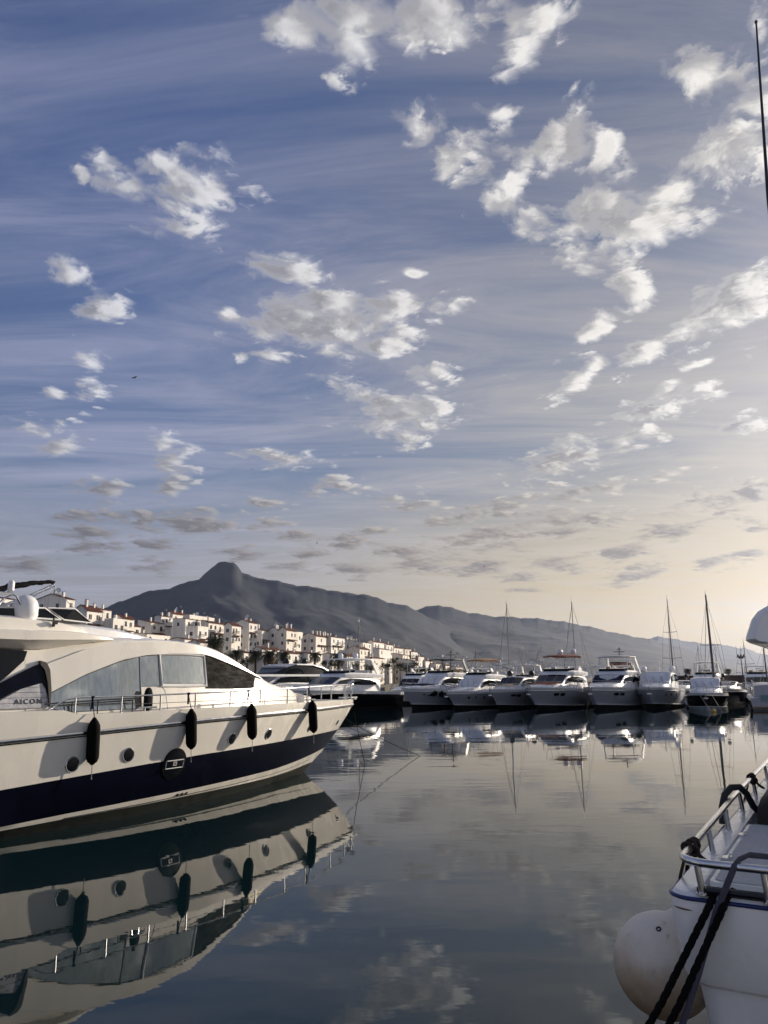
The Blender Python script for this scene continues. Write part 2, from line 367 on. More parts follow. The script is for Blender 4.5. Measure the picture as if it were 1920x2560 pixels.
def ridge_noise(x, y, seed):
    out = np.zeros_like(x); rng = np.random.RandomState(seed); amp = 1.0; fr = 1 / 900.0
    for o_ in range(6):
        for k in range(3):
            th = rng.uniform(-1.5, 1.5); ph = rng.uniform(0, 6.28, 2)
            u = x * math.cos(th) + y * math.sin(th)
            w_ = -x * math.sin(th) + y * math.cos(th)
            out += amp * (1 - np.abs(np.sin(u * fr * 3.1 + ph[0] + 0.9 * np.sin(w_ * fr * 1.7 + ph[1])))) / 3
        amp *= 0.5; fr *= 2.03
    return out - 0.9
def build_mountain(name, prof, Y, depth, seed, m):
    xs = np.arange(prof[0][0], prof[-1][0], 22.0)
    crest = np.interp(xs, [p[0] for p in prof], [p[1] for p in prof])
    rng = np.random.RandomState(seed)
    jag = np.zeros_like(xs)
    for k, a in ((0.021, 5), (0.047, 3), (0.09, 2)): jag += a * np.sin(xs * k + rng.uniform(0, 6))
    jag = jag * (crest > 60)
    kk = 41; soft = np.convolve(np.pad(crest, kk, 'edge'), np.hanning(kk) / np.hanning(kk).sum(), 'same')[kk:-kk]
    ts = np.concatenate([[-0.5, -0.2], np.linspace(0, 1, 60)])
    X, Tt = np.meshgrid(xs, ts)
    Yw = Y - Tt * depth
    base = np.where(Tt >= 0, 1 - Tt ** 0.8, 1 + Tt)
    rn = ridge_noise(X, Yw, seed)
    mixw = np.clip(Tt * 5, 0, 1)
    Z = (crest[None, :] * (1 - mixw) + soft[None, :] * mixw) * (base + 0.06 * rn * np.clip(Tt * 5, 0, 1) * np.clip((1 - Tt) * 3, 0, 1)) + jag[None, :] * np.exp(-np.abs(Tt) * 14) - 3
    Xw = X * Yw / Y
    nx, ny = len(xs), len(ts)
    vs = np.stack([Xw, Yw, Z], -1).reshape(-1, 3)
    fs = [(j * nx + i, (j + 1) * nx + i, (j + 1) * nx + i + 1, j * nx + i + 1) for j in range(ny - 1) for i in range(nx - 1)]
    mb = MB(); mb.v = vs.tolist(); mb.f = fs; mb.mi = [0] * len(fs)
    o = mb.build(name, m, smooth=70, fix=False); tag(o, kind='structure')
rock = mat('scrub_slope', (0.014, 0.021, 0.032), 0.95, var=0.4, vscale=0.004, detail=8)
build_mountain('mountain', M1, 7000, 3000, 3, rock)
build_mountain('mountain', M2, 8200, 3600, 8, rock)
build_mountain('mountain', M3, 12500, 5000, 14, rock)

def build_land():
    m = mat('dusty_ground', (0.16, 0.14, 0.11), 0.95, var=0.3, vscale=0.02)
    mb = MB()
    out = [(-900, 150), (-60, 175), (-20, 215), (40, 330), (140, 420), (600, 420), (14000, 900), (14000, 14000), (-14000, 14000), (-14000, 150)]
    mb.prism([Vector((x, y, -2)) for x, y in out], [Vector((x, y, 1.3)) for x, y in out])
    tag(mb.build('ground', m), kind='structure')
build_land()
def build_promenade():
    m = mat('pale_concrete', (0.46, 0.44, 0.40), 0.85, var=0.2, vscale=0.7, bump=0.4, bscale=25)
    mb = MB(); mb.box((0, -13.2, 0.4), (160, 30, 2.4), rz=R(-4)); tag(mb.build('pavement', m), kind='structure')
build_promenade()

def build_haze():
    m = bpy.data.materials.new('sea_air'); m.use_nodes = True
    t = m.node_tree; t.nodes.clear(); T = NT(t)
    pv = T.n('ShaderNodeVolumePrincipled')
    pv.inputs['Color'].default_value = (0.53, 0.63, 0.88, 1); pv.inputs['Density'].default_value = HAZE_D
    pv.inputs['Anisotropy'].default_value = 0.68
    o = T.n('ShaderNodeOutputMaterial'); t.links.new(pv.outputs[0], o.inputs['Volume'])
    mb = MB(); mb.box((0, 6000, 630), (32000, 20000, 1270))
    tag(mb.build('haze', m), 'pale sea haze between the harbour and the mountains', 'haze', kind='stuff')
HAZE_D = 2.4e-5
build_haze()

# ------------------------------------------------------------------ the near yacht
# local frame of every boat: x forward with the bow tip at x = 0, y to port, z up from the waterline
def bf(B, s0, Ln, p): return lambda s: B * (1 - (1 - min(max((s - s0) / Ln, 0), 1)) ** p)

def hull_rows(curves, L, n=26, pw=1.6):
    """curves: (s0, half-breadth function, height table) from keel to sheer -> list of rows of (s, v, w)"""
    rows = []
    for s0, b, h in curves:
        rows.append([(s0 + (L - s0) * (i / (n - 1)) ** pw, b(s0 + (L - s0) * (i / (n - 1)) ** pw), lerp(h, s0 + (L - s0) * (i / (n - 1)) ** pw)) for i in range(n)])
    return rows
def hull_mesh(rows, strip_mats):
    mb = MB(); n = len(rows[0])
    for sg in (-1, 1):
        for k in range(len(rows) - 1):
            a = [(-s, sg * v, w) for s, v, w in rows[k]]; b = [(-s, sg * v, w) for s, v, w in rows[k + 1]]
            mb.loft([a, b], False, mi=strip_mats[k])
    # transom
    aft = [rows[k][-1] for k in range(len(rows))]
    ring = [(-s, v, w) for s, v, w in aft] + [(-s, -v, w) for s, v, w in aft[::-1]]
    mb.add(ring, [tuple(range(len(ring)))], strip_mats[-1])
    return mb

YL = 22.0
Y_CURVES = [
    (3.6, bf(0.02, 3.6, 1, 1), [(3.6, -0.35), (6, -0.8), (22, -0.8)]),
    (2.885, bf(2.62, 2.885, 12, 2.0), [(2.8, 0.0), (4, -0.05), (8, -0.06), (22, -0.1)]),
    (2.45, bf(2.70, 2.45, 12, 2.0), [(2.4, 0.33), (3, 0.325), (4.5, 0.262), (6, 0.235), (10, 0.242), (14, 0.214), (16, 0.166), (22, 0.06)]),
    (1.74, bf(2.78, 1.74, 12, 2.0), [(1.7, 0.80), (3, 0.70), (4.5, 0.60), (6, 0.52), (8, 0.48), (10, 0.44), (12, 0.40), (14, 0.337), (16, 0.255), (22, 0.09)]),
    (0.966, bf(2.9, 0.966, 12, 2.0), [(0.9, 1.415), (4.5, 1.405), (8, 1.36), (10, 1.326), (12, 1.248), (14, 1.14), (16, 1.027), (22, 0.72)]),
    (0.40, bf(2.92, 0.40, 12, 2.06), [(0, 1.95), (6, 1.92), (10, 1.87), (14, 1.70), (16, 1.61), (22, 1.3)]),
    (0.05, bf(2.95, 0.05, 12, 2.15), [(0, 2.323), (2, 2.331), (4.5, 2.316), (8, 2.286), (10, 2.251), (12, 2.188), (14, 2.115), (16, 2.043), (22, 1.85)]),
    (0.0, bf(2.95, 0.0, 12, 2.2), [(0, 2.525), (3, 2.57), (8, 2.575), (12, 2.56), (14.2, 2.535), (14.21, 2.66), (22, 2.72)]),
]
yrows = hull_rows(Y_CURVES, YL, 60, 1.35)
def hull_v(s, w):
    pts = [(lerp(h, s), b(s)) for s0, b, h in Y_CURVES[1:]]
    return float(np.interp(w, [p[0] for p in pts], [p[1] for p in pts]))
def hull_frame(s, w):
    """point on the starboard side and outward normal, in local coordinates"""
    e = 0.05
    P = lambda s_, w_: Vector((-s_, -hull_v(s_, w_), w_))
    a = P(s - e, w) - P(s + e, w); b = P(s, w + e) - P(s, w - e)
    n = a.cross(b).normalized()
    if n.y > 0: n = -n
    return P(s, w), n
YA = R(36.5)
Y_O = (-1.2878, 31.4545, 0.0); Y_RZ = math.pi / 2 - YA
def yw(s, v, w):
    a = Vector((math.sin(YA), math.cos(YA), 0)); n = Vector((math.cos(YA), -math.sin(YA), 0))
    return Vector(Y_O) - a * s + n * v + Vector((0, 0, w))

cab = bf(2.42, 3.2, 9.5, 2.3)
SHW = [(2.9, 2.62), (4.0, 2.95), (5.0, 3.06), (5.9, 3.20), (6.83, 3.50), (7.25, 3.62), (8.0, 3.90), (8.81, 4.16), (9.5, 4.31), (10.3, 4.385), (11.15, 4.40), (12.34, 4.31), (13.4, 4.14), (14.43, 3.95), (16, 3.95), (19, 3.95)]
CRW = [(2.0, 2.60), (2.9, 2.74), (3.9, 2.92), (4.84, 3.08), (5.77, 3.21), (6.77, 3.63), (8.15, 4.22), (8.8, 4.38), (9.57, 4.46), (11.03, 4.52), (12.3, 4.56), (14, 4.5), (19, 4.5)]
def side_v(s, w): return max(cab(s) - 0.2 * (w - 2.4), 0.0)

def side_patch(mb, top, bot, off, thick, ncol=14, mi=0, nrow=1, sgn=-1):
    """a solid plate that follows the cabin side between two (s, w) lines, off proud of it"""
    def grid(o):
        g = []
        for i in range(ncol + 1):
            t = i / ncol; col = []
            for j in range(nrow + 1):
                q = j / nrow
                s = lerp(top_s, t) * q + lerp(bot_s, t) * (1 - q); w = lerp(top_w, t) * q + lerp(bot_w, t) * (1 - q)
                col.append((-s, sgn * (side_v(s, w) + o), w))
            g.append(col)
        return g
    def par(l):
        d = [0.0]
        for a, b in zip(l, l[1:]): d.append(d[-1] + math.hypot(b[0] - a[0], b[1] - a[1]))
        return [(q / d[-1], p[0]) for q, p in zip(d, l)], [(q / d[-1], p[1]) for q, p in zip(d, l)]
    top_s, top_w = par(top); bot_s, bot_w = par(bot)
    a, b = grid(off), grid(off - thick); m = nrow + 1; N = (ncol + 1) * m
    vs = [p for c in a for p in c] + [p for c in b for p in c]; fs = []
    for i in range(ncol):
        for j in range(nrow):
            q = (i * m + j, (i + 1) * m + j, (i + 1) * m + j + 1, i * m + j + 1)
            fs.append(q); fs.append(tuple(k + N for k in q[::-1]))
        fs.append((i * m, (i + 1) * m, (i + 1) * m + N, i * m + N)); k = nrow
        fs.append((i * m + k, (i + 1) * m + k, (i + 1) * m + k + N, i * m + k + N))
    for j in range(nrow):
        fs.append((j, j + 1, j + 1 + N, j + N)); k = ncol * m
        fs.append((k + j, k + j + 1, k + j + 1 + N, k + j + N))
    mb.add(vs, fs, mi)
    return mb

def radome(parent, c, r, m, name='radome'):
    mb = MB(); prof = [(r * 0.55, -r * 1.05), (r * 0.86, -r * 0.98), (r, -r * 0.7), (r, 0.0)] + [(r * math.cos(a), r * math.sin(a)) for a in (0.3, 0.6, 0.9, 1.2, 1.45)]
    mb.lathe(prof, 20, c); return mb.build(name, m, parent, smooth=40)

def build_near_yacht():
    Y = thing('motor_yacht', 'large cream and navy motor yacht in front with fenders along its side', 'yacht', Y_O, Y_RZ)
    hull_mesh(yrows, [1, 1, 0, 2, 0, 0, 0]).build('hull', [gelcoat, antifoul, navy], Y, smooth=28)
    # thin line painted along the lower white band
    mb = MB()
    for sg in (-1, 1):
        mb.tube([(-s, sg * (hull_v(s, w) + 0.004), w) for s, w in [(s_, lerp(Y_CURVES[2][2], s_) + 0.55 * (lerp(Y_CURVES[3][2], s_) - lerp(Y_CURVES[2][2], s_)) * (0.25 + 0.75 * max(0, 1 - s_ / 14))) for s_ in np.linspace(3.1, 14, 30)]], 0.008, 5)
    mb.build('spray_rail', antifoul, Y, smooth=40)
    for sg in (-1, 1):
        mb = MB(); c = Y_CURVES[6]
        ss = np.linspace(0.1, YL - 0.02, 70)
        mb.tube([(-s, sg * (c[1](s) + 0.02), lerp(c[2], s)) for s in ss], 0.042, 8)
        mb.build('rub_rail', steel, Y, smooth=40)
        mb = MB()
        mb.tube([(-s, sg * (hull_v(s, lerp(c[2], s) - 0.075) + 0.004), lerp(c[2], s) - 0.075) for s in ss], 0.012, 6)
        mb.build('rub_strip', rubber, Y, smooth=40)
    # deck
    mb = MB(); st = np.linspace(0.02, YL - 0.05, 60); c = Y_CURVES[7]
    hd = lambda s: 2.50 if s < 14.2 else 2.48
    mb.loft([[(-s, -c[1](s) + 0.0, lerp(c[2], s)), (-s, -c[1](s) + min(0.10, c[1](s) * .5), lerp(c[2], s)), (-s, -c[1](s) + min(0.13, c[1](s) * .7), hd(s)), (-s, 0, hd(s) + 0.02),
              (-s, c[1](s) - min(0.13, c[1](s) * .7), hd(s)), (-s, c[1](s) - min(0.10, c[1](s) * .5), lerp(c[2], s)), (-s, c[1](s), lerp(c[2], s))] for s in st], False)
    mb.build('deck', gelcoat, Y, smooth=30)
    # cabin shell
    mb = MB(); rings = []
    for s in list(np.linspace(2.6, 14.95, 66)):
        vb, ws, wc = cab(s), lerp(SHW, s), lerp(CRW, s)
        wc = max(wc, ws + 0.03); vs_ = side_v(s, ws); wb = 2.46
        if s < 3.25:
            vb = vs_ = 0.06 + 0.3 * (s - 2.6)
        half = [(vb, wb)] + [(vb + (vs_ - vb) * q, wb + (ws - wb) * q) for q in (0.3, 0.62, 0.93)]
        half += [(vs_ - 0.03, ws + 0.05 * (wc - ws)), (vs_ * 0.93, ws + 0.36 * (wc - ws)), (vs_ * 0.72, ws + 0.68 * (wc - ws)), (vs_ * 0.4, ws + 0.91 * (wc - ws))]
        rings.append([(-s, -v, w) for v, w in half] + [(-s, 0, wc)] + [(-s, v, w) for v, w in half[::-1]])
    mb.loft(rings, False)
    n = len(rings[0]); mb.add(rings[-1], [tuple(range(n))]); mb.add(rings[0], [tuple(range(n))])
    cabin = mb.build('cabin', gelcoat, Y, smooth=38)
    # arch that sweeps over the side windows
    top = [(14.46, 3.72), (13.4, 4.10), (12.34, 4.29), (11.15, 4.39), (10.3, 4.375), (9.5, 4.30), (8.81, 4.15), (8.0, 3.88), (7.25, 3.60), (6.55, 3.38)]
    bot = [(14.40, 3.05), (13.42, 3.49), (12.37, 3.85), (11.59, 3.99), (10.64, 4.055), (9.53, 4.065), (9.2, 4.03), (8.0, 3.745), (6.85, 3.44), (6.45, 3.34)]
    for sg in (-1, 1):
        mb = MB(); side_patch(mb, top, bot, 0.075, 0.12, 36, nrow=3, sgn=sg); mb.build('window_arch', gelcoat, Y, smooth=50)
        # window panes
        mb = MB(); side_patch(mb, [(14.33, 3.06), (13.42, 3.47), (12.37, 3.83), (11.79, 3.95)], [(14.36, 2.70), (13.97, 2.59), (12.8, 2.60), (11.83, 2.61)], 0.012, 0.03, 16, nrow=4, sgn=sg); mb.build('window_pane', film, Y, smooth=50)
        mb = MB(); side_patch(mb, [(11.74, 3.96), (11.16, 4.03)], [(11.77, 3.17), (11.16, 3.17)], 0.012, 0.03, 4, nrow=3, sgn=sg); mb.build('window_pane', film, Y, smooth=50)
        mb = MB(); side_patch(mb, [(11.04, 3.985), (10.3, 4.00), (9.46, 3.96)], [(11.04, 3.23), (10.2, 3.22), (9.46, 3.21)], 0.02, 0.03, 10, nrow=3, sgn=sg); pane = mb.build('window_pane', film, Y, smooth=50)
        mb = MB()
        fr = [(11.10, 4.02), (10.3, 4.05), (9.40, 4.01), (9.40, 3.16), (10.2, 3.165), (11.10, 3.175)]
        mb.tube([(-s, sg * (side_v(s, w) + 0.022), w) for s, w in fr], 0.042, 6, closed=True); mb.build('frame', white, pane, smooth=40)
        mb = MB(); mb.tube([(-s, sg * (side_v(s, w) + 0.015), w) for s, w in ((11.765, 3.96), (11.80, 2.62))], 0.018, 6); mb.build('mullion', white, Y)
        gk = mat('gasket', (0.02, 0.02, 0.02), 0.6)
        for ol in ([(14.33, 3.05), (13.42, 3.46), (12.37, 3.82), (11.79, 3.94), (11.83, 2.61), (12.8, 2.60), (13.97, 2.59), (14.36, 2.70)], [(11.74, 3.95), (11.16, 4.02), (11.16, 3.17), (11.77, 3.17)]):
            mb = MB(); mb.tube([(-s, sg * (side_v(s, w) + 0.014), w) for s, w in ol], 0.010, 5, closed=True); mb.build('gasket', gk, Y, smooth=40)
        # dark mesh cover on the windscreen quarter
        mb = MB(); side_patch(mb, [(9.36, 4.05), (8.0, 3.73), (6.85, 3.43)], [(9.40, 3.09), (8.2, 3.06), (7.05, 3.07)], 0.035, 0.04, 18, nrow=6, sgn=sg); mb.build('windscreen_cover', cover_black, Y, smooth=60)
        mb = MB(); side_patch(mb, [(6.76, 3.38), (6.4, 3.27), (5.98, 3.13)], [(7.0, 3.08), (6.5, 3.085), (5.99, 3.09)], 0.015, 0.03, 5, sgn=sg); mb.build('quarter_panel', mat('cream_quarter', (0.72, 0.62, 0.36), 0.4), Y)
        # seams of the side door
        mb = MB()
        mb.tube([(-s, sg * (side_v(s, w) + 0.003), w) for s, w in [(11.08, 3.14), (11.0, 3.05), (10.97, 2.9), (10.95, 2.55)]], 0.012, 5)
        mb.tube([(-s, sg * (side_v(s, w) + 0.003), w) for s, w in [(11.70, 2.6), (11.66, 3.02), (11.55, 3.13), (9.3, 3.13)]], 0.010, 5)
        mb.build('door_seam', antifoul, Y)
        # cockpit wing: dark frame and slatted panel with the name
        mb = MB(); side_patch(mb, [(14.40, 3.70), (14.62, 3.74), (15.2, 3.47), (15.9, 3.12), (17.2, 2.72)], [(14.38, 2.74), (14.52, 3.30), (15.2, 3.12), (15.9, 2.76), (17.2, 2.6)], 0.06, 0.10, 16, sgn=sg); mb.build('wing_frame', navy, Y, smooth=30)
        for k in range(6):
            w0 = 2.72 + k * 0.118; w1 = w0 + 0.108
            sa = lambda w: lerp([(2.70, 15.95), (3.45, 14.50)], w)
            if sa(w1) < 14.46: continue
            mb = MB(); side_patch(mb, [(14.40, w1), (sa(w1), w1)], [(14.40, w0), (sa(w0), w0)], 0.045 + 0.0, 0.03, 3, sgn=sg); mb.build('slat', grey_panel, Y)
        mb = MB(); side_patch(mb, [(14.36, 3.10), (14.38, 3.58), (14.46, 3.76), (14.62, 3.80)], [(14.42, 2.74), (14.45, 3.30), (14.52, 3.60), (14.62, 3.70)], 0.10, 0.10, 12, sgn=sg)
        mb.build('pillar_trim', mat('dark_trim', (0.05, 0.04, 0.035), 0.4), Y, smooth=40)
    # name lettering
    cu = bpy.data.curves.new('name_lettering', 'FONT'); cu.body = 'AICON'; cu.size = 0.165; cu.extrude = 0.006; cu.space_character = 1.4; cu.align_x = 'LEFT'
    cu.materials.append(mat('lettering_dark', (0.03, 0.03, 0.035), 0.4))
    tmp = bpy.data.objects.new('lettering_source', cu)
    me = bpy.data.meshes.new_from_object(tmp); bpy.data.objects.remove(tmp)
    tx = link('name_lettering', me, Y)
    s0, w0 = 15.24, 2.815
    tx.matrix_local = Matrix(((1, 0, 0, -s0), (0, 0.196, -0.98, -(side_v(s0, w0) + 0.050)), (0, 0.98, 0.196, w0), (0, 0, 0, 1)))
    # black plate standing in for the shaded open cockpit beside the wing
    mb = MB(); side_patch(mb, [(14.90, 4.02), (15.6, 4.06), (18.5, 4.0)], [(14.98, 3.80), (15.55, 3.30), (18.5, 2.75)], 0.02, 0.05, 14, nrow=2); side_patch(mb, [(14.90, 4.02), (15.6, 4.06), (18.5, 4.0)], [(14.98, 3.80), (15.55, 3.30), (18.5, 2.75)], 0.02, 0.05, 14, nrow=2, sgn=1)
    mb.build('cockpit_shade_plate', glass, Y, smooth=50)
    # cabin after body
    mb = MB(); rings = []
    for s in np.linspace(14.9, 18.6, 8):
        k = 0.0 if s < 18 else 0.25
        h_ = [(side_v(s, 2.46), 2.46), (side_v(s, 3.95), 3.95), (1.6, 4.25), (0, 4.3)]
        rings.append([(-s, -v, w) for v, w in h_] + [(-s, v, w) for v, w in h_[-2::-1]])
    mb.loft(rings, False); mb.add(rings[-1], [tuple(range(len(rings[-1])))]); mb.build('cockpit_side', gelcoat, Y, smooth=30)
    # flybridge overhang: sharp lip with a soft underside
    mb = MB(); rings = []
    for s in np.linspace(12.50, 20.5, 30):
        q = min(1, (s - 12.50) / 2.2); q = q ** 0.6
        vo = 1.96 + 0.36 * q
        wt = 4.42 + 0.10 * min(1, (s - 12.5) / 1.2) - 0.05 * max(0, (s - 14) / 3)
        wl = 4.36 - 0.10 * min(1, (s - 12.5) / 2.5)
        wi = 4.30 - 0.27 * min(1, (s - 12.5) / 2.0)
        half = [(vo - 0.62, wi), (vo - 0.25, wi + 0.03 * q + 0.02), (vo - 0.02, wl), (vo, wl + 0.015), (vo - 0.015, wt - 0.02), (vo - 0.05, wt), (1.2, wt + 0.04)]
        rings.append([(-s, -v, w) for v, w in half] + [(-s, v, w) for v, w in half[::-1]])
    mb.loft(rings, True, True); mb.build('flybridge_deck', gelcoat, Y, smooth=30)
    # flybridge coaming and its front fairing
    mb = MB(); rings = []
    for s, vo, wb, wt in ((12.72, 1.2, 4.45, 4.56), (13.0, 1.55, 4.45, 4.63), (13.4, 1.78, 4.45, 4.70), (13.9, 1.88, 4.45, 4.76), (14.5, 1.92, 4.45, 4.80), (15.2, 1.93, 4.45, 4.83), (17, 1.93, 4.45, 4.85), (20, 1.8, 4.45, 4.8)):
        half = [(vo, wb), (vo - 0.02, wb + 0.08), (vo - 0.10, wt - 0.03), (vo - 0.16, wt), (vo * 0.5, wt + 0.05)]
        rings.append([(-s, -v, w) for v, w in half] + [(-s, 0, wt + 0.06)] + [(-s, v, w) for v, w in half[::-1]])
    mb.loft(rings, False); mb.add(rings[0], [tuple(range(len(rings[0])))]); mb.build('flybridge_coaming', gelcoat, Y, smooth=40)
    mb = MB(); rings = []
    for s, vo, wt in ((9.6, 0.2, 4.44), (10.4, 0.85, 4.56), (11.2, 1.25, 4.64), (12.0, 1.45, 4.74), (12.9, 1.5, 4.80), (14.5, 1.5, 4.84)):
        half = [(vo, 4.3), (vo * 0.96, wt - 0.10), (vo * 0.82, wt - 0.02), (vo * 0.45, wt + 0.015)]
        rings.append([(-s, -v, w) for v, w in half] + [(-s, 0, wt + 0.025)] + [(-s, v, w) for v, w in half[::-1]])
    mb.loft(rings, False); mb.add(rings[0], [tuple(range(len(rings[0])))]); mb.build('roof_fairing', white, Y, smooth=40)
    # flybridge windscreen: dark panes in a pale frame
    def wsp(s, w): return Vector((-s, -(1.42 - 0.25 * (w - 4.8) - 0.30 * max(0, 13.3 - s)), w))
    scr = thing('flybridge_windscreen', None, None); scr.parent = Y
    for a, b, c_, d_ in (((12.72, 4.84), (13.28, 5.17), (14.05, 5.14), (13.62, 4.86)), ((13.70, 4.86), (14.12, 5.13), (15.8, 5.05), (15.8, 4.86))):
        for sg in (1, -1):
            mb = MB(); P = [wsp(*q) for q in (a, b, c_, d_)]
            if sg < 0: P = [Vector((p.x, -p.y, p.z)) for p in P]
            mb.prism(P, [p + Vector((0, sg * 0.02, 0)) for p in P]); pane = mb.build('pane', glass, scr)
            mb = MB(); mb.tube([p + Vector((0, -sg * 0.012, 0)) for p in P], 0.022, 6, closed=True); mb.build('frame', white, scr, smooth=40)
    mb = MB(); P = [Vector((-12.72, -1.24, 4.84)), Vector((-13.28, -1.30, 5.17)), Vector((-13.20, 1.30, 5.19)), Vector((-12.6, 1.24, 4.86))]
    mb.prism(P, [p + Vector((-0.03, 0, 0)) for p in P]); mb.build('pane', glass, scr)
    # satellite dome, arch leg, navigation light, furled bimini
    radome(Y, (-14.62, -1.32, 5.12), 0.305, dome_white)
    mb = MB(); mb.tube([(-15.75, -1.5, 4.7), (-15.25, -1.5, 5.28), (-15.05, -1.5, 5.40), (-16.0, -1.5, 5.42)], 0.035, 8); mb.tube([(-14.62, -1.5, 4.83), (-14.97, -1.5, 5.36), (-15.2, -1.5, 5.44)], 0.022, 8); mb.build('arch_tube', steel, Y, smooth=40)
    mb = MB(); mb.lathe([(0.05, 0), (0.075, 0.02), (0.075, 0.22), (0.05, 0.26)], 12, (-15.12, -1.5, 5.46)); mb.build('dome_light', dome_white, Y, smooth=40)
    mb = MB(); mb.box((-14.15, -1.86, 4.72), (0.05, 0.05, 0.16)); mb.box((-14.15, -1.92, 4.74), (0.11, 0.07, 0.09)); mb.tube([(-14.15, -1.86, 4.78), (-14.15, -1.86, 4.86)], 0.03, 8); mb.build('navigation_light', mat('dark_metal', (0.04, 0.04, 0.045), 0.4, 0.5), Y)
    mb = MB(); rr = random.Random(4); k = 26
    A, B = Vector((-15.3, -1.0, 5.50)), Vector((-13.72, -1.0, 5.86))
    pts = [A.lerp(B, i / k) + Vector((0, 0, 0.05 * math.sin(i / k * 3.1) + rr.uniform(-0.012, 0.012))) for i in range(k + 1)]
    mb.tube(pts, [0.03 if i in (0, k) else (0.085 - 0.035 * i / k) * rr.uniform(0.85, 1.15) for i in range(k + 1)], 10); mb.build('furled_bimini', canvas_black, Y, smooth=60)
    mb = MB()
    for dz, yy in ((0.0, -1.0), (-0.06, -1.06)):
        mb.tube([(-13.74, yy, 5.80 + dz), (-14.5, yy - 0.05, 5.40 + dz), (-15.8, yy - 0.1, 4.86)], 0.02, 8)
    mb.tube([(-13.80, -1.0, 5.76), (-12.85, -1.25, 4.86)], 0.008, 5)
    mb.build('bimini_pole', steel, Y, smooth=40)
    # guard rail
    rb = bf(2.86, 0.10, 12, 2.2); rw = lambda s: lerp([(0, 3.11), (3, 3.09), (6, 3.04), (9, 2.985), (12, 2.945), (14, 2.935)], s)
    for sg in (-1, 1):
        mb = MB()
        mb.tube([(-14.75, sg * 2.82, 2.64), (-14.55, sg * 2.84, 2.74), (-14.25, sg * 2.85, 2.90), (-13.95, sg * 2.86, 2.935)] + [(-s, sg * rb(s), rw(s)) for s in np.linspace(13.5, 0.12, 44)] + [(-0.02, 0, 3.11)], 0.022, 8)
        mb.build('guard_rail', steel, Y, smooth=40)
        mb = MB(); mb.tube([(-s, sg * rb(s), 2.53 + 0.5 * (rw(s) - 2.53)) for s in np.linspace(13.9, 0.15, 44)], 0.008, 6); mb.build('guard_wire', steel, Y)
        for s in (14.02, 12.76, 11.58, 10.40, 9.05, 7.68, 6.20, 4.9, 2.85, 1.30, 0.35):
            mb = MB(); mb.tube([(-s, sg * rb(s), 2.51), (-s, sg * rb(s), rw(s))], 0.021, 8); mb.lathe([(0.04, 0), (0.04, 0.02), (0.022, 0.035)], 8, (-s, sg * rb(s), 2.535)); mb.build('stanchion', satin, Y, smooth=40)
        # inner hand rail along the windows
        mb = MB(); mb.tube([(-14.6, sg * 2.55, 2.80), (-13.0, sg * 2.53, 2.86), (-11.95, sg * 2.5, 2.88)], 0.02, 8)
        for s in (13.9, 13.2, 12.2): mb.tube([(-s, sg * 2.53, 2.52), (-s, sg * 2.53, 2.85)], 0.015, 6)
        mb.build('hand_rail', mat('dark_metal', (0.04, 0.04, 0.045)), Y, smooth=40)
        # mooring cleats in their recess
        for s in (12.0, 4.75):
            mb = MB(); z = 2.575; y = sg * (Y_CURVES[7][1](s) - 0.06)
            mb.tube([(-s - 0.28, y, z + 0.07), (-s + 0.28, y, z + 0.07)], [0.02, 0.025] if False else 0.024, 8)
            for k in (-0.09, 0.09): mb.tube([(-s + k, y, z - 0.02), (-s + k, y, z + 0.07)], 0.022, 8)
            mb.build('cleat', steel, Y, smooth=40)
    # folded ladder cover by the door
    mb = MB(); rings = []
    for z, a, b in ((2.52, 0.05, 0.12), (2.62, 0.06, 0.14), (2.95, 0.06, 0.14), (3.08, 0.05, 0.10), (3.14, 0.02, 0.04)):
        rings.append([(-11.72 + b * math.cos(q), -2.52 + a * math.sin(q), z) for q in np.linspace(0, 2 * math.pi, 12, endpoint=False)])
    mb.loft(rings, True, True); mb.build('stowed_cover', canvas_black, Y, smooth=60)
    # anchor gear and pulpit at the bow
    mb = MB(); mb.box((-0.35, 0, 2.60), (0.9, 0.22, 0.06)); mb.tube([(0.02, -0.1, 2.57), (0.02, 0.1, 2.57)], 0.06, 10); mb.build('bow_roller', steel, Y, smooth=40)
    mb = MB(); mb.tube([(-1.0, -0.45, 2.54), (-0.85, -0.4, 2.80), (-0.6, -0.3, 2.93), (-0.25, -0.15, 3.0)], 0.02, 8); mb.tube([(-0.45, -0.22, 2.53), (-0.15, -0.1, 3.08)], 0.02, 8); mb.build('pulpit_step', steel, Y, smooth=40)
    M = Matrix.Rotation(R(62), 4, 'Y') @ Matrix.Rotation(R(20), 4, 'X')
    mb = MB(); mb.lathe([(0.05, -0.15), (0.062, -0.14), (0.062, 0.10), (0.075, 0.11), (0.075, 0.15), (0.06, 0.155)], 14, (-0.42, -0.18, 3.17), 0, M); lamp = mb.build('bow_lamp', steel, Y, smooth=40)
    mb = MB(); mb.lathe([(0.055, 0.157), (0.03, 0.165)], 12, (-0.42, -0.18, 3.17), 0, M); mb.build('lens', mat('lens_blue', (0.03, 0.08, 0.35), 0.1), lamp, smooth=40)
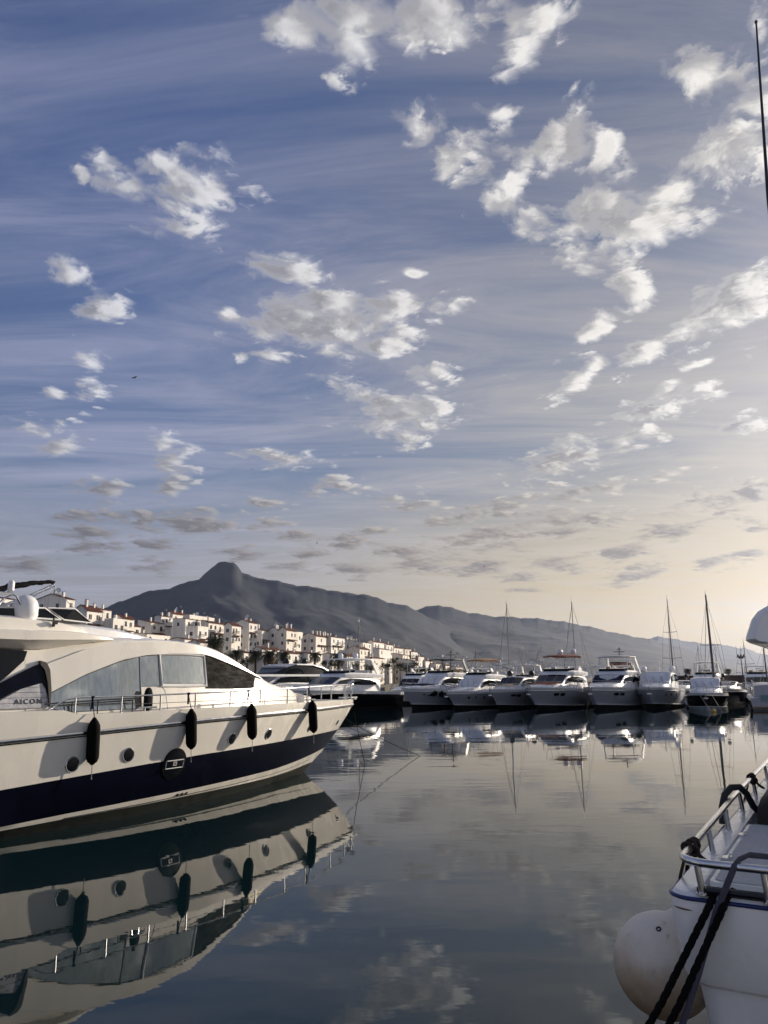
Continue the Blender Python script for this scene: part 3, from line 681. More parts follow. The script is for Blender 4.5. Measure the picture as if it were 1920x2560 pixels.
    # portholes
    for sg in (1, -1):
        for s, w, r in ((14.01, 1.43, 0.165), (12.51, 1.52, 0.16), (8.87, 1.66, 0.155), (7.05, 1.68, 0.15), (4.27, 1.70, 0.14), (1.5, 1.72, 0.10)):
            P, nrm = hull_frame(s, w)
            if sg < 0: P = Vector((P.x, -P.y, P.z)); nrm = Vector((nrm.x, -nrm.y, nrm.z))
            M = nrm.to_track_quat('Z', 'Y').to_matrix().to_4x4()
            mb = MB(); mb.lathe([(r * 0.9, -0.02), (r * 0.9, 0.012), (r * 0.8, 0.014)], 24, P, 0, M); ph = mb.build('porthole', glass, Y, smooth=30)
            mb = MB(); mb.tube([P + M @ Vector((r * math.cos(a), r * math.sin(a), 0.008)) for a in np.linspace(0, 2 * math.pi, 28, endpoint=False)], 0.016, 6, closed=True); mb.build('rim', steel, ph, smooth=50)
        P, nrm = hull_frame(11.0, 1.17)
        if sg < 0: P = Vector((P.x, -P.y, P.z)); nrm = Vector((nrm.x, -nrm.y, nrm.z))
        up = Vector((0, 0, 1)); xx = up.cross(nrm).normalized(); yy = nrm.cross(xx)
        M = Matrix((xx, yy, nrm)).transposed().to_4x4()
        mb = MB(); mb.lathe([(0.40, -0.03), (0.40, 0.012), (0.37, 0.02)], 40, P, 0, M); bg_ = mb.build('round_hull_window', glass, Y, smooth=30)
        mb = MB(); mb.tube([P + M @ Vector((0.40 * math.cos(a), 0.40 * math.sin(a), 0.012)) for a in np.linspace(0, 2 * math.pi, 48, endpoint=False)], 0.012, 6, closed=True); mb.build('rim', black_hull, bg_, smooth=50)
        mb = MB(); c4 = [(-0.30, -0.10), (0.30, -0.10), (0.30, 0.10), (-0.30, 0.10)]
        for (x0, y0), (x1, y1) in zip(c4, c4[1:] + c4[:1]):
            mb.tube([P + M @ Vector((x0, y0, 0.026)), P + M @ Vector((x1, y1, 0.026))], 0.011, 6)
        mb.build('opening_frame', white, bg_)
        mb = MB()
        for i in range(3):
            for j in range(3):
                if (i, j) == (1, 1): continue
                q = P + M @ Vector((-0.04 + 0.045 * i, -0.025 + 0.04 * j, 0.028)); mb.box(q, (0.03, 0.01, 0.026), rz=math.atan2(xx.y, xx.x))
        mb.build('emblem', grey_panel, bg_)
    for k in range(3):
        P, nrm = hull_frame(10.62 - 0.17 * k + 0.0, 0.335)
        M = nrm.to_track_quat('Z', 'Y').to_matrix().to_4x4()
        mb = MB(); mb.lathe([(0.045, -0.02), (0.045, 0.012), (0.03, 0.013)], 14, P, 0, M); mb.build('drain', antifoul, Y, smooth=30)
    return Y
build_near_yacht()

def fender(s, top, length, tilt, label):
    v = Y_CURVES[7][1](s) + 0.12
    base = yw(s, v, top - length)
    F = thing('fender', label, 'fender', base, Y_RZ, 'black fenders hanging on the near yacht')
    L_ = length; r = 0.148
    prof = [(0.03, -0.02), (0.06, 0.01), (0.11, 0.05), (r * 0.96, 0.13), (r, 0.2), (r * 1.0, L_ - 0.24), (r * 0.93, L_ - 0.15), (0.10, L_ - 0.07), (0.05, L_), (0.035, L_ + 0.03)]
    sh = Matrix.Shear('XY', 4, (tilt, 0.0))
    mb = MB(); mb.lathe(prof, 22, (0, 0, 0), 0, sh); mb.build('body', rubber, F, smooth=50)
    tp = sh @ Vector((0, 0, L_)); rl = lerp([(0, 3.11), (3, 3.09), (6, 3.04), (9, 2.985), (12, 2.945), (14, 2.935)], s) - (top - L_)
    mb = MB(); mb.tube([tp, (tp.x + 0.03, 0.12, L_ + (rl - L_) * 0.5), (tp.x + 0.05, 0.21, rl)], 0.012, 6); mb.build('rope', cover_navy, F)
    mb = MB(); mb.tube([(tp.x + 0.05, 0.21, rl), (tp.x + 0.055, 0.22, rl - 0.28)], 0.026, 7); mb.lathe([(0.04, -0.03), (0.05, 0), (0.04, 0.03)], 10, (tp.x + 0.05, 0.21, rl)); mb.build('hitch', cover_navy, F, smooth=50)
    mb = MB(); mb.tube([(0, 0, -0.02), (0.01, 0, -0.30)], 0.009, 5); mb.lathe([(0.012, -0.05), (0.018, -0.02), (0.012, 0)], 6, (0.01, 0, -0.30)); mb.build('tail_rope', rope_pale, F)
fender(13.60, 2.44, 1.03, -0.02, 'black fender nearest the AICON lettering, leftmost on the yacht side')
fender(10.66, 2.54, 1.00, -0.05, 'black fender hanging just above the big round hull window')
fender(8.25, 2.60, 0.98, -0.07, 'black fender hanging between two portholes below the dark windscreen cover')
fender(4.72, 2.60, 1.02, -0.09, 'black fender nearest the bow of the cream yacht')

# ------------------------------------------------------------------ the other boats
def motor_yacht(name, label, stem, az, L, B, F, hull=shell, bottom=None, ws='glass', fly=True, top=None, topmat=None, domes=(), mast=False,
                hullwin=None, pad=None, rails=True, upper=False, cat='yacht', group='motor yachts moored in the far row', cabh=1.45, seed=0, stern=False, trim=white, spray=True, anchor=True, roofmat=None):
    rr = random.Random(seed); h = B / 2
    ov = 0.125 * L
    dx, dy = math.sin(R(az)), math.cos(R(az))
    o = (stem[0] + dx * ov, stem[1] + dy * ov, 0)
    Yt = thing(name, label, cat, o, math.pi / 2 - R(az), group)
    roofmat = roofmat or white
    C = [(0.17 * L, bf(0.02, 0.17 * L, 1, 1), [(0, -0.3), (L, -0.7)]),
         (ov, bf(0.86 * h, ov, 0.55 * L, 1.8), [(0, 0), (L, -0.1)]),
         (0.108 * L, bf(0.92 * h, 0.108 * L, 0.52 * L, 1.9), [(0.1 * L, 0.24 * F), (0.4 * L, 0.15 * F), (L, 0.05 * F)]),
         (0.05 * L, bf(0.97 * h, 0.05 * L, 0.52 * L, 2.1), [(0, 0.62 * F), (0.4 * L, 0.54 * F), (L, 0.42 * F)]),
         (0.012 * L, bf(h, 0.012 * L, 0.50 * L, 2.35), [(0, 0.86 * F), (0.45 * L, 0.78 * F), (L, 0.64 * F)]),
         (0.0, bf(h, 0.0, 0.50 * L, 2.4), [(0, F), (0.45 * L, 0.92 * F), (L, 0.78 * F)])]
    rows = hull_rows(C, L, 22, 1.5)
    bot = bottom or antifoul
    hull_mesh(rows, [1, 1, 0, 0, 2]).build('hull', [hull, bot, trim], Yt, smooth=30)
    def hv(s, w):
        pts = sorted((lerp(t, s), b(s)) for s0, b, t in C[1:]); return float(np.interp(w, [p[0] for p in pts], [p[1] for p in pts]))
    dk = lambda s: lerp(C[5][2], s)
    mb = MB(); mb.loft([[(-s, -C[5][1](s) * 0.985, dk(s) - 0.02), (-s, 0, dk(s) + 0.06), (-s, C[5][1](s) * 0.985, dk(s) - 0.02)] for s in np.linspace(0.05, L - 0.05, 20)], False); mb.build('deck', trim, Yt, smooth=40)
    for sg in (-1, 1):
        mb = MB(); mb.tube([(-s, sg * (C[4][1](s) + 0.01), lerp(C[4][2], s)) for s in np.linspace(0.2, L - 0.1, 18)], 0.035, 6); mb.build('rub_rail', steel, Yt, smooth=40)
        if spray:
            mb = MB(); mb.tube([(-s, sg * (C[2][1](s) + 0.02), lerp(C[2][2], s)) for s in np.linspace(0.112 * L, 0.6 * L, 16)], 0.035, 5); mb.build('spray_rail', white, Yt, smooth=40)
    # cabin
    S = [(0.13 * L, 0.22 * h, 0.10), (0.17 * L, 0.42 * h, 0.26), (0.26 * L, 0.60 * h, 0.42), (0.335 * L, 0.70 * h, 0.50), (0.435 * L, 0.74 * h, cabh), (0.56 * L, 0.77 * h, cabh + 0.10), (0.70 * L, 0.77 * h, cabh + 0.08), (0.80 * L, 0.74 * h, cabh - 0.05)]
    def sec(s, hw, t):
        d0 = dk(s) - 0.06; w = dk(s) + t
        return [(hw, d0), (hw * 0.975, d0 + 0.5 * (w - d0)), (hw * 0.90, w - 0.13 * min(1, t)), (hw * 0.82, w - 0.03), (hw * 0.5, w + 0.03)]
    rings = []
    for s, hw, t in S:
        q = sec(s, hw, t); rings.append([(-s, -v, w) for v, w in q] + [(-s, 0, q[-1][1] + 0.02)] + [(-s, v, w) for v, w in q[::-1]])
    mb = MB(); mb.loft(rings, False); n = len(rings[0]); mb.add(rings[0], [tuple(range(n))]); mb.add(rings[-1], [tuple(range(n))]); mb.build('cabin', trim, Yt, smooth=32)
    hwf = lambda s: lerp([(a, b) for a, b, c in S], s); tf = lambda s: lerp([(a, c) for a, b, c in S], s)
    def svw(s, q):    # on the cabin side at height fraction q
        d0 = dk(s) - 0.06; w = d0 + q * (dk(s) + tf(s) - d0); v = hwf(s) * (1 - 0.05 * q)
        return v, w
    wm = {'glass': glass, 'white': cover_white, 'navy': cover_navy}[ws]
    s2, s3 = 0.335 * L, 0.435 * L
    def fp(q, u):
        s = s2 + (s3 - s2) * q; return Vector((-s, u * hwf(s) * 0.86, dk(s) + tf(s) + 0.035 - 0.07 * u * u))
    npan = 3 if ws == 'glass' else 1
    wsh = thing('windscreen', None, None); wsh.parent = Yt
    for i in range(npan):
        u0, u1 = -1 + 2 * i / npan + (0.02 if npan > 1 else 0), -1 + 2 * (i + 1) / npan - (0.02 if npan > 1 else 0)
        us = np.linspace(u0, u1, 5 if npan == 1 else 3)
        a = [fp(0.04, u) for u in us] + [fp(0.95, u) for u in us[::-1]]
        mb = MB(); mb.prism(a, [p + Vector((0.02, 0, 0.035)) for p in a]); mb.build('cover' if ws != 'glass' else 'pane', wm, wsh)
    for u in (-0.5, 0.05, 0.6):
        mb = MB(); a = fp(0.02, u) + Vector((0.04, 0, 0.06)); b = fp(0.6, u - 0.25) + Vector((0.05, 0, 0.07)); mb.tube([a, b], 0.018, 4); mb.build('wiper', dome_black, wsh)
    for sg in (-1, 1):
        a = []; b = []
        for s, q0, q1 in ((0.375 * L, 0.50, 0.62), (0.42 * L, 0.48, 0.84), (0.50 * L, 0.46, 0.87), (0.60 * L, 0.45, 0.87), (0.70 * L, 0.47, 0.82), (0.76 * L, 0.55, 0.66)):
            v, w = svw(s, q0); a.append(Vector((-s, sg * (v + 0.03), w))); v, w = svw(s, q1); b.append(Vector((-s, sg * (v + 0.03), w)))
        mb = MB(); P = a + b[::-1]; Q = [p - Vector((0, sg * 0.07, 0)) for p in P]
        mb.loft([a, b], False); mb.loft([[p - Vector((0, sg * 0.07, 0)) for p in a], [p - Vector((0, sg * 0.07, 0)) for p in b]], False); n = len(P)
        mb.add(P + Q, [(i, (i + 1) % n, n + (i + 1) % n, n + i) for i in range(n)]); mb.build('side_window', glass, Yt)
    rw = dk(0.55 * L) + cabh + 0.1
    if upper:     # glazed upper deck under a sweeping roof
        U = [(0.42 * L, 0.40 * h, 0.06), (0.47 * L, 0.60 * h, 0.75), (0.53 * L, 0.66 * h, 1.05), (0.62 * L, 0.68 * h, 1.12), (0.70 * L, 0.68 * h, 0.95), (0.79 * L, 0.66 * h, 0.25)]
        mb = MB(); mb.loft([[(-s, -v, rw - 0.1), (-s, -v * 0.93, rw + t), (-s, v * 0.93, rw + t), (-s, v, rw - 0.1)] for s, v, t in U], False); mb.build('upper_glass', glass, Yt, smooth=30)
        mb = MB(); mb.loft([[(-s, -v * 1.0, rw + t), (-s, -v * 0.9, rw + t + 0.10), (-s, 0, rw + t + 0.15), (-s, v * 0.9, rw + t + 0.10), (-s, v * 1.0, rw + t)] for s, v, t in U[1:]], True, True); mb.build('upper_roof', roofmat, Yt, smooth=40)
        for sg in (-1, 1):
            mb = MB(); mb.tube([(-s, sg * (v + 0.02), rw + t) for s, v, t in [(0.53 * L, 0.66 * h, 1.08), (0.64 * L, 0.69 * h, 1.05), (0.72 * L, 0.69 * h, 0.72), (0.80 * L, 0.68 * h, 0.0)]], 0.10, 6); mb.build('roof_pillar', white, Yt, smooth=40)
            mb = MB(); mb.box((-0.5 * L, sg * (0.79 * h), rw - 0.16), (0.52 * L, 0.14, 0.24)); mb.build('bulwark', white, Yt)
    if fly:
        fw = 0.72 * h
        Fs = [(0.44 * L, 0.40 * h, 0.05), (0.47 * L, fw * 0.9, 0.34), (0.52 * L, fw, 0.46), (0.70 * L, fw, 0.40), (0.84 * L, fw * 0.95, 0.28)]
        mb = MB(); mb.loft([[(-s, -v, rw - 0.12), (-s, -v * 1.03, rw + t * 0.6), (-s, -v * 0.96, rw + t), (-s, v * 0.96, rw + t), (-s, v * 1.03, rw + t * 0.6), (-s, v, rw - 0.12)] for s, v, t in Fs], True, True); mb.build('flybridge', trim, Yt, smooth=30)
        a = [Vector((-s, v, w)) for s, v, w in ((0.475 * L, -fw * 0.75, rw + 0.36), (0.475 * L, fw * 0.75, rw + 0.36), (0.55 * L, fw * 0.95, rw + 0.46), (0.55 * L, -fw * 0.95, rw + 0.46))]
        mb = MB(); mb.prism(a, [p + Vector((-0.22, 0, 0.28)) for p in a]); mb.build('flybridge_screen', glass, Yt)
        mb = MB(); mb.box((-0.62 * L, 0.2 * h, rw + 0.62), (0.5, 0.55, 0.5)); mb.box((-0.605 * L, -0.35 * h, rw + 0.62), (0.4, 0.5, 0.55)); mb.box((-0.72 * L, 0, rw + 0.58), (0.5, 1.1 * h, 0.35)); mb.build('helm_seat', beige if seed % 2 else cover_white, Yt)
    tz = rw + (1.95 if fly else 1.5)
    if top in ('hardtop', 'bimini'):
        tm = topmat or white; s0, s1 = 0.50 * L, 0.76 * L; tw = 0.70 * h; rings = []
        for s in np.linspace(s0, s1, 7):
            q = (s - s0) / (s1 - s0); e = 0.10 * (1 - (2 * q - 1) ** 2) if top == 'hardtop' else 0.22 * (1 - (2 * q - 1) ** 2)
            k = 0.75 if q in (0.0, 1.0) else 1.0
            th = 0.10 if top == 'hardtop' else 0.035
            rings.append([(-s, tw * k * u, tz + e + (0.10 if top == 'hardtop' else 0.16) * (1 - u * u)) for u in (-1, -0.6, 0, 0.6, 1)] + [(-s, tw * k * u, tz + e - th + 0.06 * (1 - u * u)) for u in (1, 0, -1)])
        mb = MB(); mb.loft(rings, True, True); mb.build(top if top == 'hardtop' else 'bimini_top', tm, Yt, smooth=40)
        for sg in (-1, 1):
            sm = (topmat if topmat in (dome_black,) else white) if top == 'hardtop' else steel
            if top == 'hardtop':
                mb = MB(); mb.tube([(-s0 - 0.3, sg * tw * 0.9, rw + 0.4), (-s0 - 0.75, sg * tw * 0.85, tz + 0.05)], 0.05, 6); mb.build('top_support', sm, Yt)
                mb = MB(); mb.prism([Vector((-s1 - 0.9, sg * tw, rw + 0.25)), Vector((-s1 - 0.3, sg * tw, rw + 0.25)), Vector((-s1 + 0.75, sg * tw * 0.9, tz + 0.02)), Vector((-s1 + 0.25, sg * tw * 0.9, tz + 0.02))],
                         [Vector((-s1 - 0.9, sg * (tw - 0.12), rw + 0.25)), Vector((-s1 - 0.3, sg * (tw - 0.12), rw + 0.25)), Vector((-s1 + 0.75, sg * (tw * 0.9 - 0.12), tz + 0.02)), Vector((-s1 + 0.25, sg * (tw * 0.9 - 0.12), tz + 0.02))]); mb.build('top_support', sm, Yt)
            else:
                for sb, st_ in ((s0 + 1.2, s0 + 0.1), (s1 - 1.0, s1 - 0.1), (s0 + 1.4, (s0 + s1) / 2)):
                    mb = MB(); mb.tube([(-sb, sg * fw_(h), rw + 0.35), (-st_, sg * tw * 0.97, tz + 0.04)], 0.022, 5); mb.build('top_support', sm, Yt)
    if top == 'arch':
        tz = rw + 1.35
        for sg in (-1, 1):
            mb = MB(); a = [Vector((-s, sg * v, w)) for s, v, w in ((0.86 * L, 0.80 * h, rw + 0.05), (0.74 * L, 0.80 * h, rw + 0.05), (0.66 * L, 0.74 * h, tz), (0.70 * L, 0.74 * h, tz))]
            mb.prism(a, [p - Vector((0, sg * 0.14, 0)) for p in a]); mb.build('arch_leg', white, Yt)
        mb = MB(); mb.box((-0.68 * L, 0, tz + 0.04), (0.7, 1.5 * h, 0.12)); mb.build('arch_top', white, Yt)
    for s, v, c, r, zz in domes:
        p = (-s * L, v * h, (tz + 0.15 if top else rw) + zz + r * 1.05)
        d_ = radome(Yt, p, r, c)
        mb = MB(); mb.tube([(p[0], p[1], p[2] - r * 1.0), (p[0], p[1], p[2] - r * 1.05 - zz - 0.2)], 0.06, 6); mb.build('dome_stem', white, Yt)
    if mast:
        mz = tz + 0.1 if top else rw + 0.2
        mb = MB(); x_ = -0.70 * L; mb.tube([(x_, 0, mz), (x_ - 0.1, 0, mz + 0.9)], [0.07, 0.04], 6); mb.box((x_ - 0.05, 0, mz + 0.55), (0.12, 1.3, 0.08)); mb.box((x_ - 0.08, 0, mz + 0.82), (0.1, 0.5, 0.06)); mb.lathe([(0.06, 0), (0.08, 0.1), (0.03, 0.2)], 8, (x_ - 0.1, 0, mz + 0.88)); mb.build('light_mast', dome_white if mast == 'white' else dark_alu, Yt)
    # bow rail
    if rails:
        rbw = lambda s: max(C[5][1](s) - 0.10, 0.02)
        for sg in (-1, 1):
            ss = np.linspace(0.05, 0.42 * L, 14)
            mb = MB(); mb.tube([(-s, sg * rbw(s), dk(s) + 0.62) for s in ss] + [(-0.46 * L, sg * rbw(0.46 * L), dk(0.46 * L))], 0.022, 5); mb.tube([(-s, sg * rbw(s), dk(s) + 0.32) for s in ss], 0.010, 4)
            for s in np.linspace(0.3, 0.40 * L, 6): mb.tube([(-s, sg * rbw(s), dk(s)), (-s + 0.1, sg * rbw(s), dk(s) + 0.62)], 0.018, 5)
            mb.build('bow_rail', steel, Yt, smooth=40)
    if pad:
        mb = MB(); rings = []
        for s, v, t in ((0.18 * L, 0.30 * h, 0.30), (0.20 * L, 0.36 * h, 0.52), (0.30 * L, 0.52 * h, 0.60), (0.325 * L, 0.52 * h, 0.55)): rings.append([(-s, -v, dk(s) + 0.1), (-s, -v, dk(s) + t - 0.05), (-s, 0, dk(s) + t), (-s, v, dk(s) + t - 0.05), (-s, v, dk(s) + 0.1)])
        mb.loft(rings, False); n = 5; mb.add(rings[0], [tuple(range(n))]); mb.add(rings[-1], [tuple(range(n))]); mb.build('sun_pad', pad, Yt, smooth=40)
    if anchor:
        mb = MB(); mb.box((-0.15, 0, F + 0.02), (0.7, 0.2, 0.08)); mb.tube([(0.1, 0, F - 0.02), (0.02, 0, F * 0.72)], 0.035, 5); mb.box((-0.02, 0, F * 0.70), (0.12, 0.42, 0.10)); mb.build('anchor', steel, Yt)
    def hp(s, w, o): return Vector((-s, 0, w)), hv(s, w) + o
    if hullwin == 'slits':
        for sg in (-1, 1):
            for s, w0, w1 in ((0.22 * L, 0.60 * F, 0.72 * F), (0.28 * L, 0.58 * F, 0.71 * F)):
                mb = MB(); a = []; 
                for ds, w in ((-0.45, w1), (0.42, w1), (0.50, w0), (-0.15, w0)): a.append(Vector((-(s + ds), sg * (hv(s + ds, w) + 0.012), w)))
                mb.prism(a, [p - Vector((0, sg * 0.05, 0)) for p in a]); mb.build('hull_window', glass, Yt)
    if hullwin == 'stripe':
        for sg in (-1, 1):
            a = []; b = []
            for s, w0, w1 in ((0.16 * L, 0.66 * F, 0.70 * F), (0.24 * L, 0.60 * F, 0.74 * F), (0.34 * L, 0.54 * F, 0.74 * F), (0.42 * L, 0.40 * F, 0.70 * F), (0.52 * L, 0.32 * F, 0.64 * F), (0.62 * L, 0.40 * F, 0.58 * F)):
                a.append(Vector((-s, sg * (hv(s, w0) + 0.015), w0))); b.append(Vector((-s, sg * (hv(s, w1) + 0.015), w1)))
            mb = MB(); mb.loft([a, b], False); P = a + b[::-1]; n = len(P); mb.add(P + [p - Vector((0, sg * 0.06, 0)) for p in P], [(i, (i + 1) % n, n + (i + 1) % n, n + i) for i in range(n)]); mb.build('hull_window', glass, Yt)
    if hullwin == 'ports':
        for sg in (-1, 1):
            for s in (0.20 * L, 0.27 * L, 0.36 * L):
                w = 0.62 * F; p = Vector((-s, sg * hv(s, w), w)); e = 0.1
                t_ = Vector((-(s - e), sg * hv(s - e, w), w)) - Vector((-(s + e), sg * hv(s + e, w), w)); u_ = Vector((-s, sg * hv(s, w + e), w + e)) - Vector((-s, sg * hv(s, w - e), w - e)); nn = t_.cross(u_).normalized()
                if nn.y * sg < 0: nn = -nn
                mb = MB(); mb.lathe([(0.15, -0.03), (0.15, 0.02), (0.12, 0.022)], 14, p, 0, nn.to_track_quat('Z', 'Y').to_matrix().to_4x4()); mb.build('porthole', glass, Yt)
    if stern:
        zt = 0.78 * F
        for v0, v1, z0, z1, m_, nm in ((-0.85 * h, -0.38 * h, 0.55 * zt, 1.25 * zt, mat('teal_panel', (0.20, 0.30, 0.31), 0.4), 'transom_panel'), (-0.34 * h, 0.0, 0.30 * zt, 1.3 * zt, mat('brown_door', (0.10, 0.035, 0.022), 0.5), 'transom_door'), (0.04 * h, 0.5 * h, 0.75 * zt, 1.3 * zt, mat('teal_panel', (0.20, 0.30, 0.31)), 'transom_panel')):
            mb = MB(); mb.box((-L - 0.05, (v0 + v1) / 2, (z0 + z1) / 2), (0.08, v1 - v0, z1 - z0)); mb.build(nm, m_, Yt)
        mb = MB(); mb.box((-L - 0.55, 0, 0.28), (1.1, 1.9 * h, 0.12)); mb.build('bathing_platform', teak, Yt)
        mb = MB()
        for v in (-0.8 * h, 0.8 * h): mb.tube([(-L + 0.1, v, zt), (-L + 0.1, v, zt + 1.5), (-L + 1.6, v, zt + 1.75)], 0.03, 6)
        mb.build('stern_frame', steel, Yt)
    return Yt
def fw_(h): return 0.70 * h

RH = 212.0
motor_yacht('motor_yacht', 'black hulled motor yacht with sweeping dark glass upper deck behind the near bow', (-18.0, 82.5), RH, 27, 6.4, 2.55, hull=black_hull, fly=False, upper=True, domes=((0.60, -0.28, dome_black, 0.34, 1.25), (0.645, 0.28, dome_black, 0.34, 1.2)), seed=1, cabh=1.6, roofmat=grey_panel, spray=False)
motor_yacht('motor_yacht', 'black hulled motor yacht with white hardtop and white side arch', (-9.8, 81.2), RH, 21, 5.4, 2.3, hull=black_hull, top='hardtop', domes=((0.60, -0.30, dome_white, 0.30, 0.0), (0.63, 0.32, dome_white, 0.30, 0.0)), seed=2, spray=False, pad=cover_white)
motor_yacht('motor_yacht', 'white yacht with black hull stripe, white windscreen cover and dark hardtop', (3.0, 88.6), RH, 17, 4.7, 2.3, ws='white', top='hardtop', topmat=dome_black, hullwin='stripe', pad=cover_navy, mast='dark', seed=3)
motor_yacht('motor_yacht', 'white yacht with tan bimini and wipers over a white windscreen cover', (7.7, 87.3), RH, 15.5, 4.5, 1.95, ws='white', top='bimini', topmat=canvas_tan, hullwin='ports', seed=4, cabh=1.5)
motor_yacht('motor_yacht', 'low white open yacht with dark windscreen and two black domes', (12.3, 86.0), RH, 15, 4.1, 2.15, fly=False, domes=((0.55, -0.55, dome_black, 0.32, 0.1), (0.60, 0.62, dome_black, 0.32, 0.1)), hullwin='slits', seed=5, cabh=1.4, roofmat=glass, pad=beige)
motor_yacht('motor_yacht', 'white flybridge yacht with rust red bimini and orange foredeck cushion', (16.0, 83.0), RH, 17.5, 5.2, 2.35, top='bimini', topmat=canvas_rust, domes=((0.72, -0.30, dome_white, 0.32, 0.25), (0.72, 0.32, dome_white, 0.32, 0.25)), mast='white', hullwin='slits', pad=mat('cushion_orange', (0.40, 0.12, 0.05), 0.8), seed=6)
motor_yacht('motor_yacht', 'white flybridge yacht with open frame hardtop and navy windscreen cover', (22.2, 82.2), RH, 17, 5.2, 2.35, ws='navy', top='hardtop', topmat=grey_panel, mast='dark', hullwin='slits', seed=7, cabh=1.4)
motor_yacht('motor_yacht', 'grey white yacht with round white cabin roof and two white domes', (28.6, 84.0), 206, 15, 5.0, 2.25, ws='white', fly=False, domes=((0.58, -0.62, dome_white, 0.34, 0.0), (0.58, 0.62, dome_white, 0.34, 0.0)), mast='white', hullwin='ports', seed=8, cabh=1.75)
motor_yacht('motor_yacht', 'dark hulled sports boat with pale V bottom and grey rounded windscreen', (31.6, 77.2), 203, 12, 4.2, 1.75, hull=black_hull, bottom=mat('pale_bottom', (0.36, 0.42, 0.42), 0.4), ws='white', fly=False, domes=((0.50, -0.85, dome_black, 0.2, 0.0), (0.50, 0.85, dome_black, 0.2, 0.0)), seed=9, cabh=1.5)
motor_yacht('motor_yacht', 'cabin cruiser with teal and brown transom turned towards the camera', (41.5, 86.0), 22, 11, 3.6, 1.45, hull=navy, trim=grey_panel, stern=True, fly=False, seed=10, spray=False, cabh=1.2)
motor_yacht('motor_yacht', 'small boat under navy tarpaulins at the right end of the row', (42.0, 78.5), 205, 9, 3.2, 1.2, hull=navy, ws='navy', fly=False, pad=cover_navy, seed=11, cabh=1.0)
# boats of the row behind
B2 = [('white yacht roof with black trim showing behind the hardtop yacht beside the round white cabin', (29.0, 101.0), dict(top='hardtop', topmat=dome_black, cabh=1.5)),
      ('low dark motorboat in the gap right of the round white cabin', (34.5, 93.0), dict(fly=False, hull=black_hull, cabh=1.0)),
      ('white boat with tall canopy frame behind the dark hulled sports boat', (41.0, 101.0), dict(top='hardtop', cabh=1.4)),
      ('white flybridge boat behind the boat with the brown transom', (48.0, 101.0), dict(top='arch', cabh=1.4)),
      ('white motorboat behind the tan bimini, showing only its upper deck', (10.5, 108.0), dict(top='arch', cabh=1.5)),
      ('white motorboat with a frame top behind the low open yacht', (17.5, 107.0), dict(top='hardtop', topmat=grey_panel, cabh=1.3)),
      ('yacht with dark roof and two dark domes beyond the near cabin windscreen', (-26.0, 92.0), dict(fly=False, upper=True, cabh=1.2, domes=((0.60, -0.28, dome_black, 0.30, 1.2), (0.645, 0.28, dome_black, 0.30, 1.2)), roofmat=dome_black)),
      ('dark motorboat between the sports boat and the brown transom', (38.6, 90.0), dict(fly=False, hull=navy, cabh=0.9, ws='navy', trim=grey_panel)),
      ('dark open boat right of the boat with the brown transom', (45.6, 88.0), dict(fly=False, hull=black_hull, cabh=0.9, trim=grey_panel)),
      ('white cabin boat with blue cover at the far right end', (49.5, 91.0), dict(fly=False, hull=navy, cabh=1.2, ws='navy', pad=cover_navy)),
      ('white yacht upper works showing between the two bimini yachts', (22.5, 104.0), dict(top='arch', cabh=1.6)),
      ('grey cabin boat glimpsed behind the navy windscreen cover yacht', (31.5, 108.0), dict(top='hardtop', topmat=canvas_rust, cabh=1.4)),
      ('white boat roof glimpsed left of the striped white yacht', (1.5, 104.0), dict(top='arch', cabh=1.6)),
      ('dark blue boat at the far right under the bow rail', (53.5, 96.0), dict(fly=False, hull=navy, cabh=1.0, ws='navy'))]
for i, (lb, st, kw) in enumerate(B2):
    motor_yacht('motor_yacht', lb, st, RH - 4, 14, 4.4, 1.9, seed=20 + i, group='motorboats moored behind the front row', spray=False, anchor=False, **kw)

